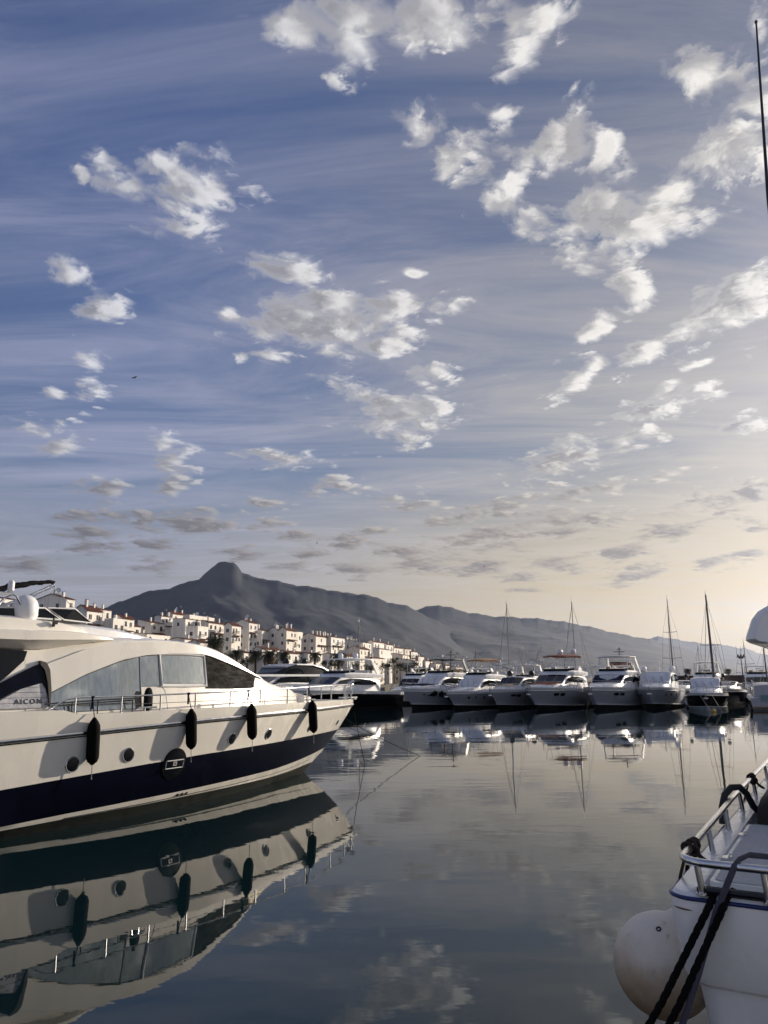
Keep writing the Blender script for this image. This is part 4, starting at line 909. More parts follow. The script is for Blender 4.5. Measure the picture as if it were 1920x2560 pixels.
def sailing_yacht(label, x, y, H, az=212, L=12, mm=alu, spread=(0.42, 0.68), r=0.09, rake=0.0, hull=shell, mono=False):
    S = thing('sailing_yacht', label, 'sailboat', (x, y, 0), math.pi / 2 - R(az), 'sailing yachts behind the front row')
    h = 1.8; m0 = 0.42 * L   # mast stands at the origin
    C = [(0.1 * L, bf(0.02, 0.1 * L, 1, 1), [(0, -0.4), (L, -0.6)]), (0.08 * L, bf(0.8 * h, 0.08 * L, 0.5 * L, 1.8), [(0, 0), (L, 0)]), (0.0, bf(h, 0, 0.5 * L, 2.0), [(0, 1.25), (0.5 * L, 1.05), (L, 1.0)])]
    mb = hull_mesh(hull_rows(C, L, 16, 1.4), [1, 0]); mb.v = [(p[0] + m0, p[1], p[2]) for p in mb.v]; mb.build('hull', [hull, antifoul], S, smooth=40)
    mb = MB(); mb.loft([[(m0 - s, -C[2][1](s) * 0.98, 1.0 + 0.2 * (1 - s / L)), (m0 - s, 0, 1.12 + 0.2 * (1 - s / L)), (m0 - s, C[2][1](s) * 0.98, 1.0 + 0.2 * (1 - s / L))] for s in np.linspace(0.1, L - 0.05, 10)], False); mb.build('deck', white, S)
    mb = MB(); mb.loft([[(m0 - s, -v, 1.0), (m0 - s, -v * 0.85, 1.05 + t), (m0 - s, v * 0.85, 1.05 + t), (m0 - s, v, 1.0)] for s, v, t in ((0.28 * L, 0.3, 0.1), (0.36 * L, 0.85, 0.4), (0.6 * L, 1.0, 0.55), (0.68 * L, 0.9, 0.5))], False, False); mb.build('coachroof', white, S, smooth=30)
    tx = -rake * H
    mb = MB(); mb.tube([(0, 0, 0.9), (tx * 0.5, 0, H * 0.5), (tx, 0, H)], [r, r * 0.95, r * 0.6], 8); mb.tube([(tx, 0, H), (tx, 0, H + 0.55)], 0.02, 4); mb.box((tx + 0.15, 0, H + 0.1), (0.5, 0.05, 0.06)); mb.build('mast', mm, S, smooth=40)
    chain = 1.65; prev = (0, chain, 1.05); tips = []
    for k, f in enumerate(spread):
        z = f * H; w = 1.15 - 0.3 * k
        mb = MB(); mb.tube([(tx * f - 0.15, -w, z), (tx * f, 0, z - 0.08), (tx * f - 0.15, w, z)], 0.035, 5); mb.build('spreader', mm, S); tips.append((tx * f - 0.15, w, z))
    for sg in (-1, 1):
        pts = [(-0.2, sg * chain, 1.05)] + [(p[0], sg * p[1], p[2]) for p in tips] + [(tx * 0.95, 0, H * 0.95)]
        mb = MB(); mb.tube(pts, 0.014, 4); mb.tube([(-0.6, sg * chain, 1.05), (tx * spread[0], 0, spread[0] * H)], 0.012, 4); mb.build('shroud', wire, S)
    mb = MB(); mb.tube([(m0 - 0.2, 0, 1.3), (tx, 0, H * 0.96)], 0.030, 5); mb.build('forestay', wire, S)
    mb = MB(); mb.tube([(m0 - L + 0.1, 0, 1.1), (tx, 0, H)], 0.014, 4); mb.build('backstay', wire, S)
    mb = MB(); mb.tube([(0, 0, 2.0), (-4.6, 0, 2.1)], 0.07, 6); mb.build('boom', mm, S)
    mb = MB(); mb.tube([(-0.1, 0, 2.2), (-2, 0, 2.28), (-4.5, 0, 2.2)], [0.20, 0.16, 0.08], 8); mb.build('sail_cover', cover_navy, S, smooth=60)
SAIL = [('tall bare mast with two spreaders behind the rust red bimini yacht', 15.95, 100, 12.9, alu, (0.435, 0.70), 0.085),
        ('tall slim mast with two spreaders left of the open frame hardtop', 24.5, 100, 13.1, alu, (0.43, 0.71), 0.08),
        ('tall mast standing just right of the round white cabin yacht', 37.05, 100, 13.25, dark_alu, (0.43, 0.68), 0.085),
        ('tallest dark thick mast above the dark hulled sports boat', 38.8, 92, 12.95, dark_alu, (0.54,), 0.15),
        ('short mast over the tan bimini yacht', 15.2, 130, 7.9, dark_alu, (0.6,), 0.06),
        ('short pole mast right of the two black domes', 23.3, 130, 8.1, alu, (0.6,), 0.06),
        ('short mast just left of the red bimini', 25.85, 130, 8.15, alu, (0.6,), 0.06),
        ('pale mast rising in front of the terraced houses', -3.7, 110, 11.4, alu, (0.5,), 0.08),
        ('short pale pole mast against the houses left of the pale mast', -5.45, 115, 9.2, alu, (0.55,), 0.06),
        ('thin mast left of the dark hardtop yacht', 3.7, 130, 9.4, alu, (0.6,), 0.05),
        ('slim mast left of the lamp tower at the right edge', 51.1, 110, 8.1, dark_alu, (0.62,), 0.06),
        ('dark mast at the right edge under the overhang', 49.0, 100, 7.7, dark_alu, (0.55,), 0.10),
        ('faint mast left of the thick dark mast', 56.7, 140, 8.9, alu, (0.55,), 0.06),
        ('faint mast right of the thick dark mast', 59.8, 140, 9.0, alu, (0.55,), 0.06),
        ('tiny mast over the white windscreen cover yacht', 12.95, 140, 8.2, alu, (0.6,), 0.05)]
for i, (lb, x, y, H, mm, sp, r) in enumerate(SAIL): sailing_yacht(lb, x, y, H, az=212 + 7 * math.sin(i * 2.3), mm=mm, spread=sp, r=r, hull=navy if i in (3, 10) else shell)

# ------------------------------------------------------------------ the town on the left
HOUSES = [(-94.1,185,23.5,4.2,5.9,1.2,3,2,1,1),(-85.8,205,25.2,10.2,3.4,2.4,3,1,2,2),(-76.1,195,21.2,4.1,6.1,2.2,2,2,1,2),(-79.4,215,23.1,0.8,3.8,1.0,2,1,0,1),(-71.0,200,18.8,0.9,4.9,0.0,1,2,0,1),(-73.8,215,20.7,1.8,5.6,1.5,2,2,0,1),(-77.9,255,22.4,5.1,8.3,1.8,2,2,1,1),(-83.3,285,27.0,1.2,7.5,0.6,2,3,0,2),(-83.3,300,29.2,2.2,11.2,1.6,2,2,1,2),(-68.3,262,24.1,5.0,9.5,0.3,4,2,1,0),(-74.1,290,27.2,2.1,18.7,0.0,2,5,1,2),(-60.5,248,20.0,4.3,6.6,0.0,3,2,1,0),(-61.7,268,23.2,2.7,13.2,1.6,4,4,0,2),(-52.3,262,21.8,2.7,6.7,1.4,4,3,1,0),(-48.2,272,23.4,5.5,6.6,1.8,4,2,1,2),(-45.7,285,21.4,2.5,5.8,1.4,3,2,1,1),(-39.8,290,21.6,5.1,2.2,1.8,3,1,1,2),(-36.2,282,21.3,2.6,9.5,1.6,4,3,1,2),(-33.4,292,20.5,0.8,5.4,0.0,3,1,0,0),(-27.0,300,20.0,5.9,23.0,2.0,3,6,2,7),(-21.9,312,20.3,1.0,16.1,0.6,3,3,0,1),(-10.0,345,19.5,9.3,12.1,2.4,3,3,2,5),(-10.8,325,15.9,5.5,14.1,2.0,2,3,0,1),(-5.5,365,20.7,1.8,16.8,1.2,3,3,0,2),(-2.6,340,16.4,2.2,16.6,1.0,2,2,0,1),(0.6,385,20.3,2.3,12.0,1.2,3,2,1,1),(4.6,400,19.3,2.8,17.6,1.2,3,3,1,2),(8.0,360,14.3,5.1,11.3,1.4,2,2,1,1),(10.7,420,19.4,2.3,13.4,1.0,3,2,1,1),(14.5,430,18.2,2.8,14.1,1.0,3,2,1,2),(13.5,350,11.3,7.1,8.7,1.8,1,1,1,0),(18.9,440,15.8,2.8,13.0,1.0,2,2,0,1),(23.4,450,13.5,2.9,17.9,1.2,2,2,0,1),(30.1,460,11.9,3.9,14.9,1.2,1,2,0,1),(36.0,470,11.0,3.5,20.7,1.0,1,2,0,1),(43.7,480,10.2,4.0,22.6,1.0,1,2,0,1),(-69.7,225,16.9,7.9,12.2,1.0,1,3,1,1),(-59.4,228,15.4,5.1,8.7,0.8,1,2,0,1),(-54.1,225,14.3,4.0,4.6,1.2,1,2,1,0),(-43.9,240,11.7,2.5,11.1,0.8,1,3,0,1),(-39.2,246,13.1,3.1,13.3,1.2,2,3,0,1),(-32.0,250,11.9,2.3,15.2,1.3,1,3,0,1),(-26.2,262,12.0,2.2,13.2,1.0,2,3,0,1),(-13.3,270,11.3,1.5,7.6,1.4,1,1,0,0),(-19.6,285,12.4,4.8,16.5,0.8,2,3,0,1),(-5.1,300,11.4,2.9,16.9,1.0,1,2,0,1),(-86.5,310,25.5,3.3,12.7,1.2,3,3,1,1),(-62.6,310,23.6,3.4,21.7,1.0,3,4,0,2),(-48.7,315,22.0,3.6,23.2,1.2,3,4,0,2),(-35.6,325,20.3,3.7,22.7,1.0,3,4,0,2),(-21.2,350,20.2,3.5,20.8,1.2,3,3,0,2),(-12.1,395,19.8,5.2,31.5,1.2,3,4,0,2),(-0.6,415,18.8,5.0,33.0,1.0,3,4,0,3),(-111.1,235,26.7,3.9,7.3,1.2,3,2,1,1),(-90.9,235,23.5,2.9,5.8,1.0,2,2,0,1),(-80.7,240,20.4,2.6,7.2,1.0,2,2,0,1)]
PALMS = [(-47.6,215.0,13.7,3.4),(-42.7,222.0,10.8,2.5),(-36.5,218.0,10.4,2.4),(-32.4,216.0,10.1,3.1),(-29.2,222.0,10.1,2.3),(-21.4,235.0,10.4,2.4),(-14.5,240.0,9.7,3.3),(-55.5,235.0,10.7,2.0),(128.4,330.0,5.6,2.1),(137.9,340.0,5.2,1.9),(142.7,345.0,5.2,2.0),(145.4,330.0,5.5,1.9)]
def wall_mat():
    m = bpy.data.materials.new('lime_wash'); m.use_nodes = True
    t = m.node_tree; T = NT(t); b = t.nodes['Principled BSDF']; b.inputs['Roughness'].default_value = 0.9
    v = T.n('ShaderNodeNewGeometry').outputs['Position']
    st = T.noise(T.vm('MULTIPLY', v, (1.0, 1.0, 0.12)), 1.3, 5, 0.6)
    c = T.mix(T.ramp(st, 0.42, 0.75), (0.80, 0.78, 0.74, 1), (0.62, 0.59, 0.54, 1))
    rnd = T.n('ShaderNodeObjectInfo').outputs['Random']
    c = T.mix(1.0, c, T.mix(rnd, (1.0, 1.0, 1.0, 1), (0.94, 0.90, 0.84, 1)), 'MULTIPLY')
    t.links.new(c, b.inputs['Base Color']); return m
wall_m = wall_mat()
tile_m = mat('roof_tile', (0.085, 0.028, 0.020), 0.9, spec=0.2, var=0.45, vscale=1.2, bump=0.6, bscale=4)
win_m = mat('house_glass', (0.014, 0.014, 0.017), 0.12)
shut_m = mat('shutter', (0.20, 0.13, 0.08), 0.7)
iron_m = mat('iron', (0.02, 0.02, 0.02), 0.6)

def unit_window(kind):
    """about 1.1 x 1.5 m, outward is +X"""
    mb = MB()
    if kind == 'arched':
        prof = [(-0.5, 0)] + [(0.5, 0), (0.5, 1.25)] + [(0.5 * math.cos(a), 1.25 + 0.45 * math.sin(a)) for a in np.linspace(0.4, math.pi - 0.4, 5)] + [(-0.5, 1.25)]
        mb.prism([Vector((0.05, y, z)) for y, z in prof], [Vector((-0.1, y, z)) for y, z in prof])
    else:
        mb.box((-0.025, 0, 0.7), (0.15, 1.05, 1.4))
    if kind == 'plain': mb.box((0.07, 0, -0.06), (0.18, 1.3, 0.10), 1); mb.box((0.06, 0, 0.7), (0.04, 0.06, 1.4), 1)
    if kind == 'balcony':
        mb.box((0.4, 0, -0.62), (0.9, 2.0, 0.14), 1)
        for k in range(9): mb.box((0.82, -0.95 + k * 0.2375, -0.1), (0.04, 0.05, 0.9), 2)
        mb.box((0.82, 0, 0.36), (0.06, 2.0, 0.06), 2); mb.box((0.42, 0.97, 0.36), (0.8, 0.05, 0.06), 2); mb.box((0.42, -0.97, 0.36), (0.8, 0.05, 0.06), 2)
        mb.box((-0.025, 0, -0.3), (0.15, 1.05, 0.5))
    o = mb.build('window', [win_m, wall_m, iron_m]); me = o.data; bpy.data.objects.remove(o); return me
WIN = {k: unit_window(k) for k in ('plain', 'arched', 'balcony')}
_c = MB(); _c.box((0, 0, 0.55), (0.55, 0.55, 1.5)); _c.box((0, 0, 1.36), (0.7, 0.7, 0.12)); _c.box((0, 0, 1.52), (0.4, 0.4, 0.2)); _c.box((0, 0, 1.66), (0.6, 0.6, 0.08), 1)
_o = _c.build('chimney', [wall_m, tile_m]); CHIM = _o.data; bpy.data.objects.remove(_o)
_c = MB(); _c.lathe([(0.02, 0.0), (0.25, 0.05), (0.45, 0.17), (0.47, 0.18), (0.25, 0.08), (0.03, 0.03)], 14, (0, 0, 0.9), 0, Matrix.Rotation(R(65), 4, 'X')); _c.tube([(0, 0, 0), (0, 0.1, 0.9)], 0.04, 5)
_o = _c.build('dish', dome_white); DISH = _o.data; bpy.data.objects.remove(_o)

HL = ['white house at the left edge behind the radome', 'long white house with red roof and chimneys above the flybridge windscreen', 'white house with a balcony door just right of the flybridge windscreen', 'narrow white house right of the balcony house',
      'low white terrace block above the cream cabin roof', 'white house with sloping wall at the foot of the mountain', 'white gabled house at the left end of the main cluster', 'small white upper house behind the gabled house', 'white house on the skyline with dishes', 'tall streaked white house in the middle of the cluster',
      'wide flat roofed house high in the cluster', 'white balcony block above the palm tree', 'tall white house with many windows behind the large palm', 'white house with narrow windows right of the large palm', 'tall white house with sloping top and arched windows', 'white house set back right of the tall sloping one',
      'white house with steep shaded wall and thin tower edge', 'tall white house with three window columns and balconies', 'narrow balcony stack right of the tall three column house', 'long white terrace with a red roof and a row of chimneys', 'white house with loggias right of the long terrace', 'large shaded gable with red roof behind the pale mast',
      'lower shaded gable right behind the pale mast', 'white house right of the large gable', 'lower white house under the chimneys right of the mast', 'small white house on the receding slope', 'white house with chimneys on the receding slope', 'white house with shaded wall above the white hardtop yacht', 'small white house high near the slope end', 'small white house at the upper end of the slope',
      'white gable close behind the dark hardtop yacht', 'small white house past the slope end', 'low white house far behind the dark hardtop', 'low white house behind the tan bimini', 'farthest low white house but one along the quay', 'farthest low white house along the quay',
      'low red roofed house just over the cream cabin roof', 'small red roofed house next to the thin street pole', 'small gabled house left of the large palm', 'low house behind the brown palms', 'white quay house between the palms', 'long brown roofed quay building behind the dark domes', 'white quay house right of the brown roof', 'small white gable beside the rightmost big palm', 'pale quay house behind the palm fronds', 'low quay house behind the white hardtop yacht',
      'white house filling the gap behind the small upper house', 'wide white house set behind the sloping topped one', 'wide white house behind the thin tower edge', 'white house filling in behind the long terrace start', 'white house behind the loggias', 'white house row behind the large shaded gable', 'white house row high behind the receding slope', 'white house glimpsed between the radome and the long house', 'white house glimpsed behind the balcony house', 'white house low before the mountain foot, left of the gabled house']
YAWH = R(-17)
def house(i, X, Y, ze, ws, ds, rise, st, cl, cs, ch):
    rr = random.Random(100 + i); ws = max(ws, 3.0); zb = 1.3; rise *= 0.62
    H = thing('house', HL[i], 'house', (X, Y, zb), YAWH, 'white houses stepping up behind the harbour')
    h = ze - zb; mb = MB()
    xr = -ws * 0.5 if i % 3 else -ws * 0.98      # where the ridge runs
    prof = [(0, 0), (0, h), (xr, h + rise), (-ws, h + (0 if i % 3 else rise * 0.97)), (-ws, 0)]
    if rise < 0.05: prof = [(0, 0), (0, h + 0.9), (-ws, h + 0.9), (-ws, 0)] if False else [(0, 0), (0, h), (-ws, h), (-ws, 0)]
    mb.prism([Vector((x, 0, z)) for x, z in prof], [Vector((x, ds, z)) for x, z in prof]); mb.build('wall', wall_m, H)
    if rise >= 0.05:
        sl = rise / -xr
        for (x0, z0, x1, z1) in ([(0.35, h - 0.35 * sl, xr, h + rise)] + ([(xr, h + rise, -ws - 0.3, h - 0.3 * rise / (ws + xr))] if i % 3 else [])):
            n = max(3, int(math.hypot(x1 - x0, z1 - z0) / 0.9)); mb = MB()
            for k in range(n):    # courses of tiles that overlap
                a, b = k / n, (k + 1.12) / n
                p = lambda q, up: (x0 + (x1 - x0) * q, z0 + (z1 - z0) * q + up)
                (xa, za), (xb, zb_) = p(a, 0.16), p(min(b, 1.0), 0.10)
                mb.prism([Vector((xa, -0.25, za)), Vector((xb, -0.25, zb_)), Vector((xb, -0.25, zb_ - 0.08)), Vector((xa, -0.25, za - 0.1))], [Vector((xa, ds + 0.25, za)), Vector((xb, ds + 0.25, zb_)), Vector((xb, ds + 0.25, zb_ - 0.08)), Vector((xa, ds + 0.25, za - 0.1))])
            mb.build('roof', tile_m, H)
    else:
        mb = MB(); t_ = 0.25
        mb.box((-t_ / 2, ds / 2, h + 0.35), (t_, ds, 0.7)); mb.box((-ws / 2, t_ / 2, h + 0.35), (ws - 2 * t_ - 0.01, t_, 0.7)); mb.build('parapet', wall_m, H)
    def win(x, y, z, rz, kind, sc):
        o = link('window', WIN[kind], H); o.location = (x, y, z); o.rotation_euler = (0, 0, rz); o.scale = (1, sc * 0.8, 0.86)
    sty = rr.choice(['plain', 'arched', 'plain'])
    for r_ in range(max(st, min(5, int(h / 3.1)))):
        z = h - 2.2 - r_ * 2.95
        for k in range(cl):
            if rr.random() < 0.2: continue
            y = ds * (k + 0.5) / cl + rr.uniform(-0.1, 0.1) * ds / cl
            kd = 'balcony' if rr.random() < 0.28 else ('arched' if rr.random() < 0.35 else sty)
            win(0.0, y, z, 0.0, kd, min(1.5, 0.62 * ds / cl) * rr.uniform(0.8, 1.15))
        for k in range(cs):
            if rr.random() < 0.25: continue
            x = -ws * (k + 0.55) / cs; win(x, 0.0, z - 0.2, -math.pi / 2, 'plain', rr.uniform(0.8, 1.2))
    for k in range(ch):
        y = ds * (k + 0.5) / ch; x = xr * rr.uniform(0.5, 1.0); z = h + (rise * min(1, x / xr) if rise > 0.1 else 0.0) - 0.2
        o = link('chimney', CHIM, H); o.location = (x, y, z); q = rr.uniform(0.75, 1.2); o.scale = (q, q, rr.uniform(0.7, 1.25))
    if i in (1, 8, 10, 14, 16, 17, 21):
        o = link('satellite_dish', DISH, H); o.location = (xr * 0.8, ds * 0.4, h + rise * 0.75); o.rotation_euler = (0, 0, rr.uniform(-0.6, 0.9)); o.scale = (1.6,) * 3
    if i in (7, 8, 10, 12, 19, 25):
        mb = MB(); mb.tube([(xr, ds * 0.7, h + rise - 0.2), (xr, ds * 0.7, h + rise + 2.6)], 0.05, 5); mb.box((xr, ds * 0.7, h + rise + 2.3), (0.06, 1.4, 0.06)); mb.box((xr, ds * 0.7, h + rise + 2.6), (0.06, 0.9, 0.06)); mb.build('aerial', iron_m, H)
    if st >= 2 and rr.random() < 0.5:      # awning or tiled ledge between the floors
        mb = MB(); z = h - 3.6; y0, y1 = ds * 0.1, ds * 0.9
        mb.prism([Vector((0, y0, z + 0.35)), Vector((1.1, y0, z)), Vector((1.1, y0, z - 0.1)), Vector((0, y0, z + 0.2))], [Vector((0, y1, z + 0.35)), Vector((1.1, y1, z)), Vector((1.1, y1, z - 0.1)), Vector((0, y1, z + 0.2))]); mb.build('ledge', tile_m, H)
for i, a in enumerate(HOUSES): house(i, *a)

def build_quay():
    mb = MB(); mb.box((-80, 180, 0.6), (160, 3, 1.6), rz=R(5)); o = mb.build('quay_wall', mat('quay_stone', (0.22, 0.20, 0.17), 0.9, var=0.3, vscale=0.5)); tag(o, 'low stone quay wall in front of the white town', 'quay')
    mb = MB()
    mb.box((225, 352, 1.7), (230, 4, 3.5)); mb.box((225, 352, 3.55), (232, 4.6, 0.3))
    o = mb.build('harbour_wall', mat('red_brown_wall', (0.11, 0.055, 0.04), 0.9, var=0.3, vscale=0.05)); tag(o, 'long low red brown harbour wall on the right behind the boats', 'wall')
build_quay()

# palms
leaf_m = mat('palm_leaf', (0.035, 0.045, 0.018), 0.6, var=0.5, vscale=0.6)
dead_m = mat('palm_dry', (0.15, 0.09, 0.045), 0.8, var=0.3, vscale=1)
bark_m = mat('palm_bark', (0.10, 0.07, 0.045), 0.95, var=0.4, vscale=2, bump=1.0, bscale=6)
def palm_crown(seed):
    rr = random.Random(seed); mb = MB()
    for k in range(54):
        a = k * 2.39996 + rr.uniform(-0.2, 0.2); q = k / 54
        e0 = 1.35 - 1.75 * q + rr.uniform(-0.12, 0.12); Lf = rr.uniform(0.85, 1.08)
        p = Vector((0, 0, 0.0)); seg = 9; pts = []; d = e0
        for s in range(seg + 1):
            pts.append(p.copy()); p = p + Vector((math.cos(a) * math.cos(d), math.sin(a) * math.cos(d), math.sin(d))) * (Lf / seg); d -= 0.13 + 0.05 * s * 0.5
        side = Vector((-math.sin(a), math.cos(a), 0)); mi = 1 if q > 0.88 else 0
        mb.tube(pts, [0.016] * 4 + [0.009] * (seg - 3), 3, mi=mi, cap=False)
        for s in range(1, seg + 1):
            for h_ in (0.0, 0.5):
                if s == seg and h_: continue
                c = pts[s].lerp(pts[min(s + 1, seg)], h_); t = (pts[min(s + 1, seg)] - pts[s - 1]).normalized()
                ll = 0.30 * math.sin(math.pi * min(0.97, (s + h_ + 0.8) / (seg + 1.6))) + 0.05
                for sg in (-1, 1):
                    tip = c + side * sg * ll * 0.85 + t * ll * 0.55 - Vector((0, 0, ll * rr.uniform(0.25, 0.6)))
                    mb.add([c - t * 0.016, c + t * 0.016, tip], [(0, 1, 2)], mi)
    o = mb.build('crown', [leaf_m, dead_m], fix=False); me = o.data; bpy.data.objects.remove(o); return me
CROWN = [palm_crown(1), palm_crown(2), palm_crown(3)]
def palm_trunk():
    mb = MB(); rings = []; n = 10
    for k in range(29):
        z = k / 28; r = (0.55 if k % 2 else 0.47) * (1.25 - 0.45 * z if z < 0.9 else 1.1)
        rings.append([(r * math.cos(2 * math.pi * j / n), r * math.sin(2 * math.pi * j / n), z) for j in range(n)])
    mb.loft(rings, True, True); o = mb.build('trunk', bark_m, smooth=60); me = o.data; bpy.data.objects.remove(o); return me
TRUNK = palm_trunk()
PL = ['largest palm tree, standing before the tall white houses', 'palm with brown dry fronds right of the largest palm', 'smaller palm left of the bushy palm by the quay house', 'bushy dark palm right above the dark domed yacht', 'palm in front of the long brown roof', 'palm between the two dark domes of the black yacht', 'wide palm at the right of the black yacht roof', 'small dark palm just left below the largest palm',
      'small far palm left on the harbour wall', 'far palm left of the thick dark mast foot', 'far palm right of the thick dark mast foot', 'far palm at the right end of the harbour wall']
for i, (x, y, z, r) in enumerate(PALMS):
    Pm = thing('palm_tree', PL[i], 'palm tree', (x, y, 1.3), i * 1.3, 'palm trees along the quay' if i < 8 else 'far palms on the harbour wall')
    o = link('trunk', TRUNK, Pm); o.scale = (0.7 * r / 2.8, 0.7 * r / 2.8, z - 1.3)
    o = link('crown', CROWN[i % 3], Pm); o.location = (0, 0, z - 1.35); o.scale = (r * 1.05, r * 1.05, r * 1.05)

# leafy trees between the quay houses
tree_m = mat('tree_leaf', (0.030, 0.042, 0.018), 0.7, var=0.5, vscale=0.8)
def tree_crown(seed):
    rr = random.Random(seed); mb = MB()
    lobes = [(Vector((rr.uniform(-0.6, 0.6), rr.uniform(-0.6, 0.6), rr.uniform(-0.3, 0.55))), rr.uniform(0.3, 0.55)) for _ in range(9)]
    for k in range(900):
        c, r = rr.choice(lobes); d = Vector((rr.gauss(0, 1), rr.gauss(0, 1), rr.gauss(0, 1))).normalized(); p = c + d * r * rr.uniform(0.55, 1.05)
        a = Vector((rr.gauss(0, 1), rr.gauss(0, 1), rr.gauss(0, 1))).normalized(); b = a.cross(d).normalized(); q = rr.uniform(0.05, 0.10)
        mb.add([p - a * q, p + b * q * 0.6, p + a * q, p - b * q * 0.6], [(0, 1, 2, 3)])
    o = mb.build('crown', tree_m, fix=False); me = o.data; bpy.data.objects.remove(o); return me
TCROWN = [tree_crown(k) for k in (5, 6, 7)]
TREES = [(5.7,300.0,7.8,2.4),(9.4,310.0,7.0,2.2),(14.3,320.0,6.7,2.6),(19.8,330.0,6.1,2.4),(-0.2,290.0,7.7,2.2),(-5.5,280.0,7.3,2.0),(-10.7,262.0,7.3,1.8),(-18.8,258.0,8.1,2.3),(-26.7,240.0,8.1,2.2),(-46.2,225.0,9.4,2.3),(-40.1,225.0,8.4,2.0),(26.0,340.0,5.8,2.4),(33.6,350.0,5.5,2.6),(44.7,360.0,5.1,2.6),(3.7,330.0,10.9,2.0),(12.8,345.0,9.1,2.2)]
TL = ['dark leafy tree below the receding slope houses', 'leafy tree just left of the dark hardtop yacht', 'leafy tree behind the dark hardtop', 'leafy tree right behind the dark hardtop', 'dark tree behind the white hardtop domes', 'dark tree under the large shaded gable', 'small dark tree right of the rightmost big palm', 'dark tree behind the black yacht roof', 'dark tree left of the dark domes of the black yacht', 'dark bush right of the largest palm', 'dark bush between the brown palm and the bushy palm', 'far low tree behind the tan bimini', 'far low tree right of the tan bimini', 'far low tree left of the tall mast with two spreaders', 'tree between the small slope houses', 'tree at the foot of the slope end houses']
for i, (x, y, z, r) in enumerate(TREES):
    Pm = thing('tree', TL[i], 'tree', (x, y, 1.3), i * 0.9, 'leafy trees between the quay houses')
    o = link('trunk', TRUNK, Pm); o.scale = (0.35, 0.35, max(1.5, z - 1.3))
    o = link('crown', TCROWN[i % 3], Pm); o.location = (0, 0, z - 1.3); o.scale = (r * 1.25, r * 1.25, r)

# street poles, lamp tower, gulls
def pole(name, label, x, y, h, lamp=False, cat='pole'):
    Pn = thing(name, label, cat, (x, y, 1.0))
    mb = MB(); mb.tube([(0, 0, 0), (0, 0, h)], [0.14, 0.08], 8); mb.build('shaft', alu if not lamp else dark_alu, Pn, smooth=40)
    mb = MB()
    if lamp:
        for k in range(5): mb.box((-0.6 + 0.3 * k, 0, h - 0.2 - 0.35 * (k % 2)), (0.22, 0.3, 0.5))
        for k in (-0.8, 0.1, 0.9): mb.tube([(k, 0, h), (k, 0, h + 1.8)], 0.03, 4)
        mb.box((0, 0, h - 0.5), (2.0, 0.1, 0.1))
    else:
        mb.box((0, 0, h - 0.1), (1.6, 0.1, 0.1)); mb.box((0, 0, h - 0.5), (1.2, 0.1, 0.1))
    mb.build('lamp_head' if lamp else 'cross_arm', iron_m, Pn)
pole('lamp_tower', 'lamp and antenna tower at the right above the boats', 73.5, 160, 6.6, True, 'tower')
pole('street_pole', 'thin pale street pole left of the largest palm', -49.6, 205, 12.5)
def gull(label, loc, rz, s):
    G = thing('gull', label, 'bird', loc, rz, 'gulls in the sky')
    mb = MB(); mb.tube([(-0.28, 0, 0), (-0.1, 0, 0.0), (0.1, 0, 0.02), (0.24, 0, 0.03)], [0.02, 0.07, 0.07, 0.02], 8); b = mb.build('body', iron_m, G, smooth=60)
    for sg in (-1, 1):
        mb = MB(); mb.prism([Vector((0.1, 0, 0.03)), Vector((0.15, sg * 0.3, 0.18)), Vector((-0.02, sg * 0.7, 0.10)), Vector((-0.08, sg * 0.3, 0.15)), Vector((-0.1, 0, 0.02))], [Vector((0.1, 0, 0.015)), Vector((0.15, sg * 0.3, 0.165)), Vector((-0.02, sg * 0.7, 0.09)), Vector((-0.08, sg * 0.3, 0.135)), Vector((-0.1, 0, 0.005))]); mb.build('wing', iron_m, G)
    G.scale = (s, s, s)
gull('small dark gull high on the left of the sky', (-24.4, 70, 32.4), 1.0, 0.7)
gull('tiny gull above the mountain peak', (-21.5, 120, 37.0), 2.0, 0.6)
gull('tiny gull low over the mountain ridge', (-10.8, 120, 24.7), 0.4, 0.6)
gull('tiny gull over the middle of the harbour', (18.5, 140, 23.6), 2.6, 0.6)

# far town at the foot of the mountains: nobody could count it
def far_town():
    rr = random.Random(9); mb = MB(); deps = bpy.context.evaluated_depsgraph_get()
    ms = [o for o in SC.objects if o.name.startswith('mountain')]
    n = 0
    while n < 420:
        x = rr.gauss(650, 620) if rr.random() < 0.75 else rr.uniform(-200, 3200); y = rr.uniform(4050, 5600)
        best = 1.3
        for o in ms:
            ok, p, nn, ix = o.ray_cast(Vector((x, y, 3000)), Vector((0, 0, -1)))
            if ok: best = max(best, p.z)
        if best > 190 or rr.random() < best / 230: n += 0.2; continue
        s = rr.uniform(7, 18); mb.box((x, y, best + s * 0.2), (s * rr.uniform(0.8, 1.8), s, s * 0.7), rz=rr.uniform(-0.6, 0.6)); n += 1
    tag(mb.build('far_town', wall_m, fix=False), 'scatter of pale far houses at the foot of the mountains', 'town', kind='stuff')
bpy.context.view_layer.update()
far_town()

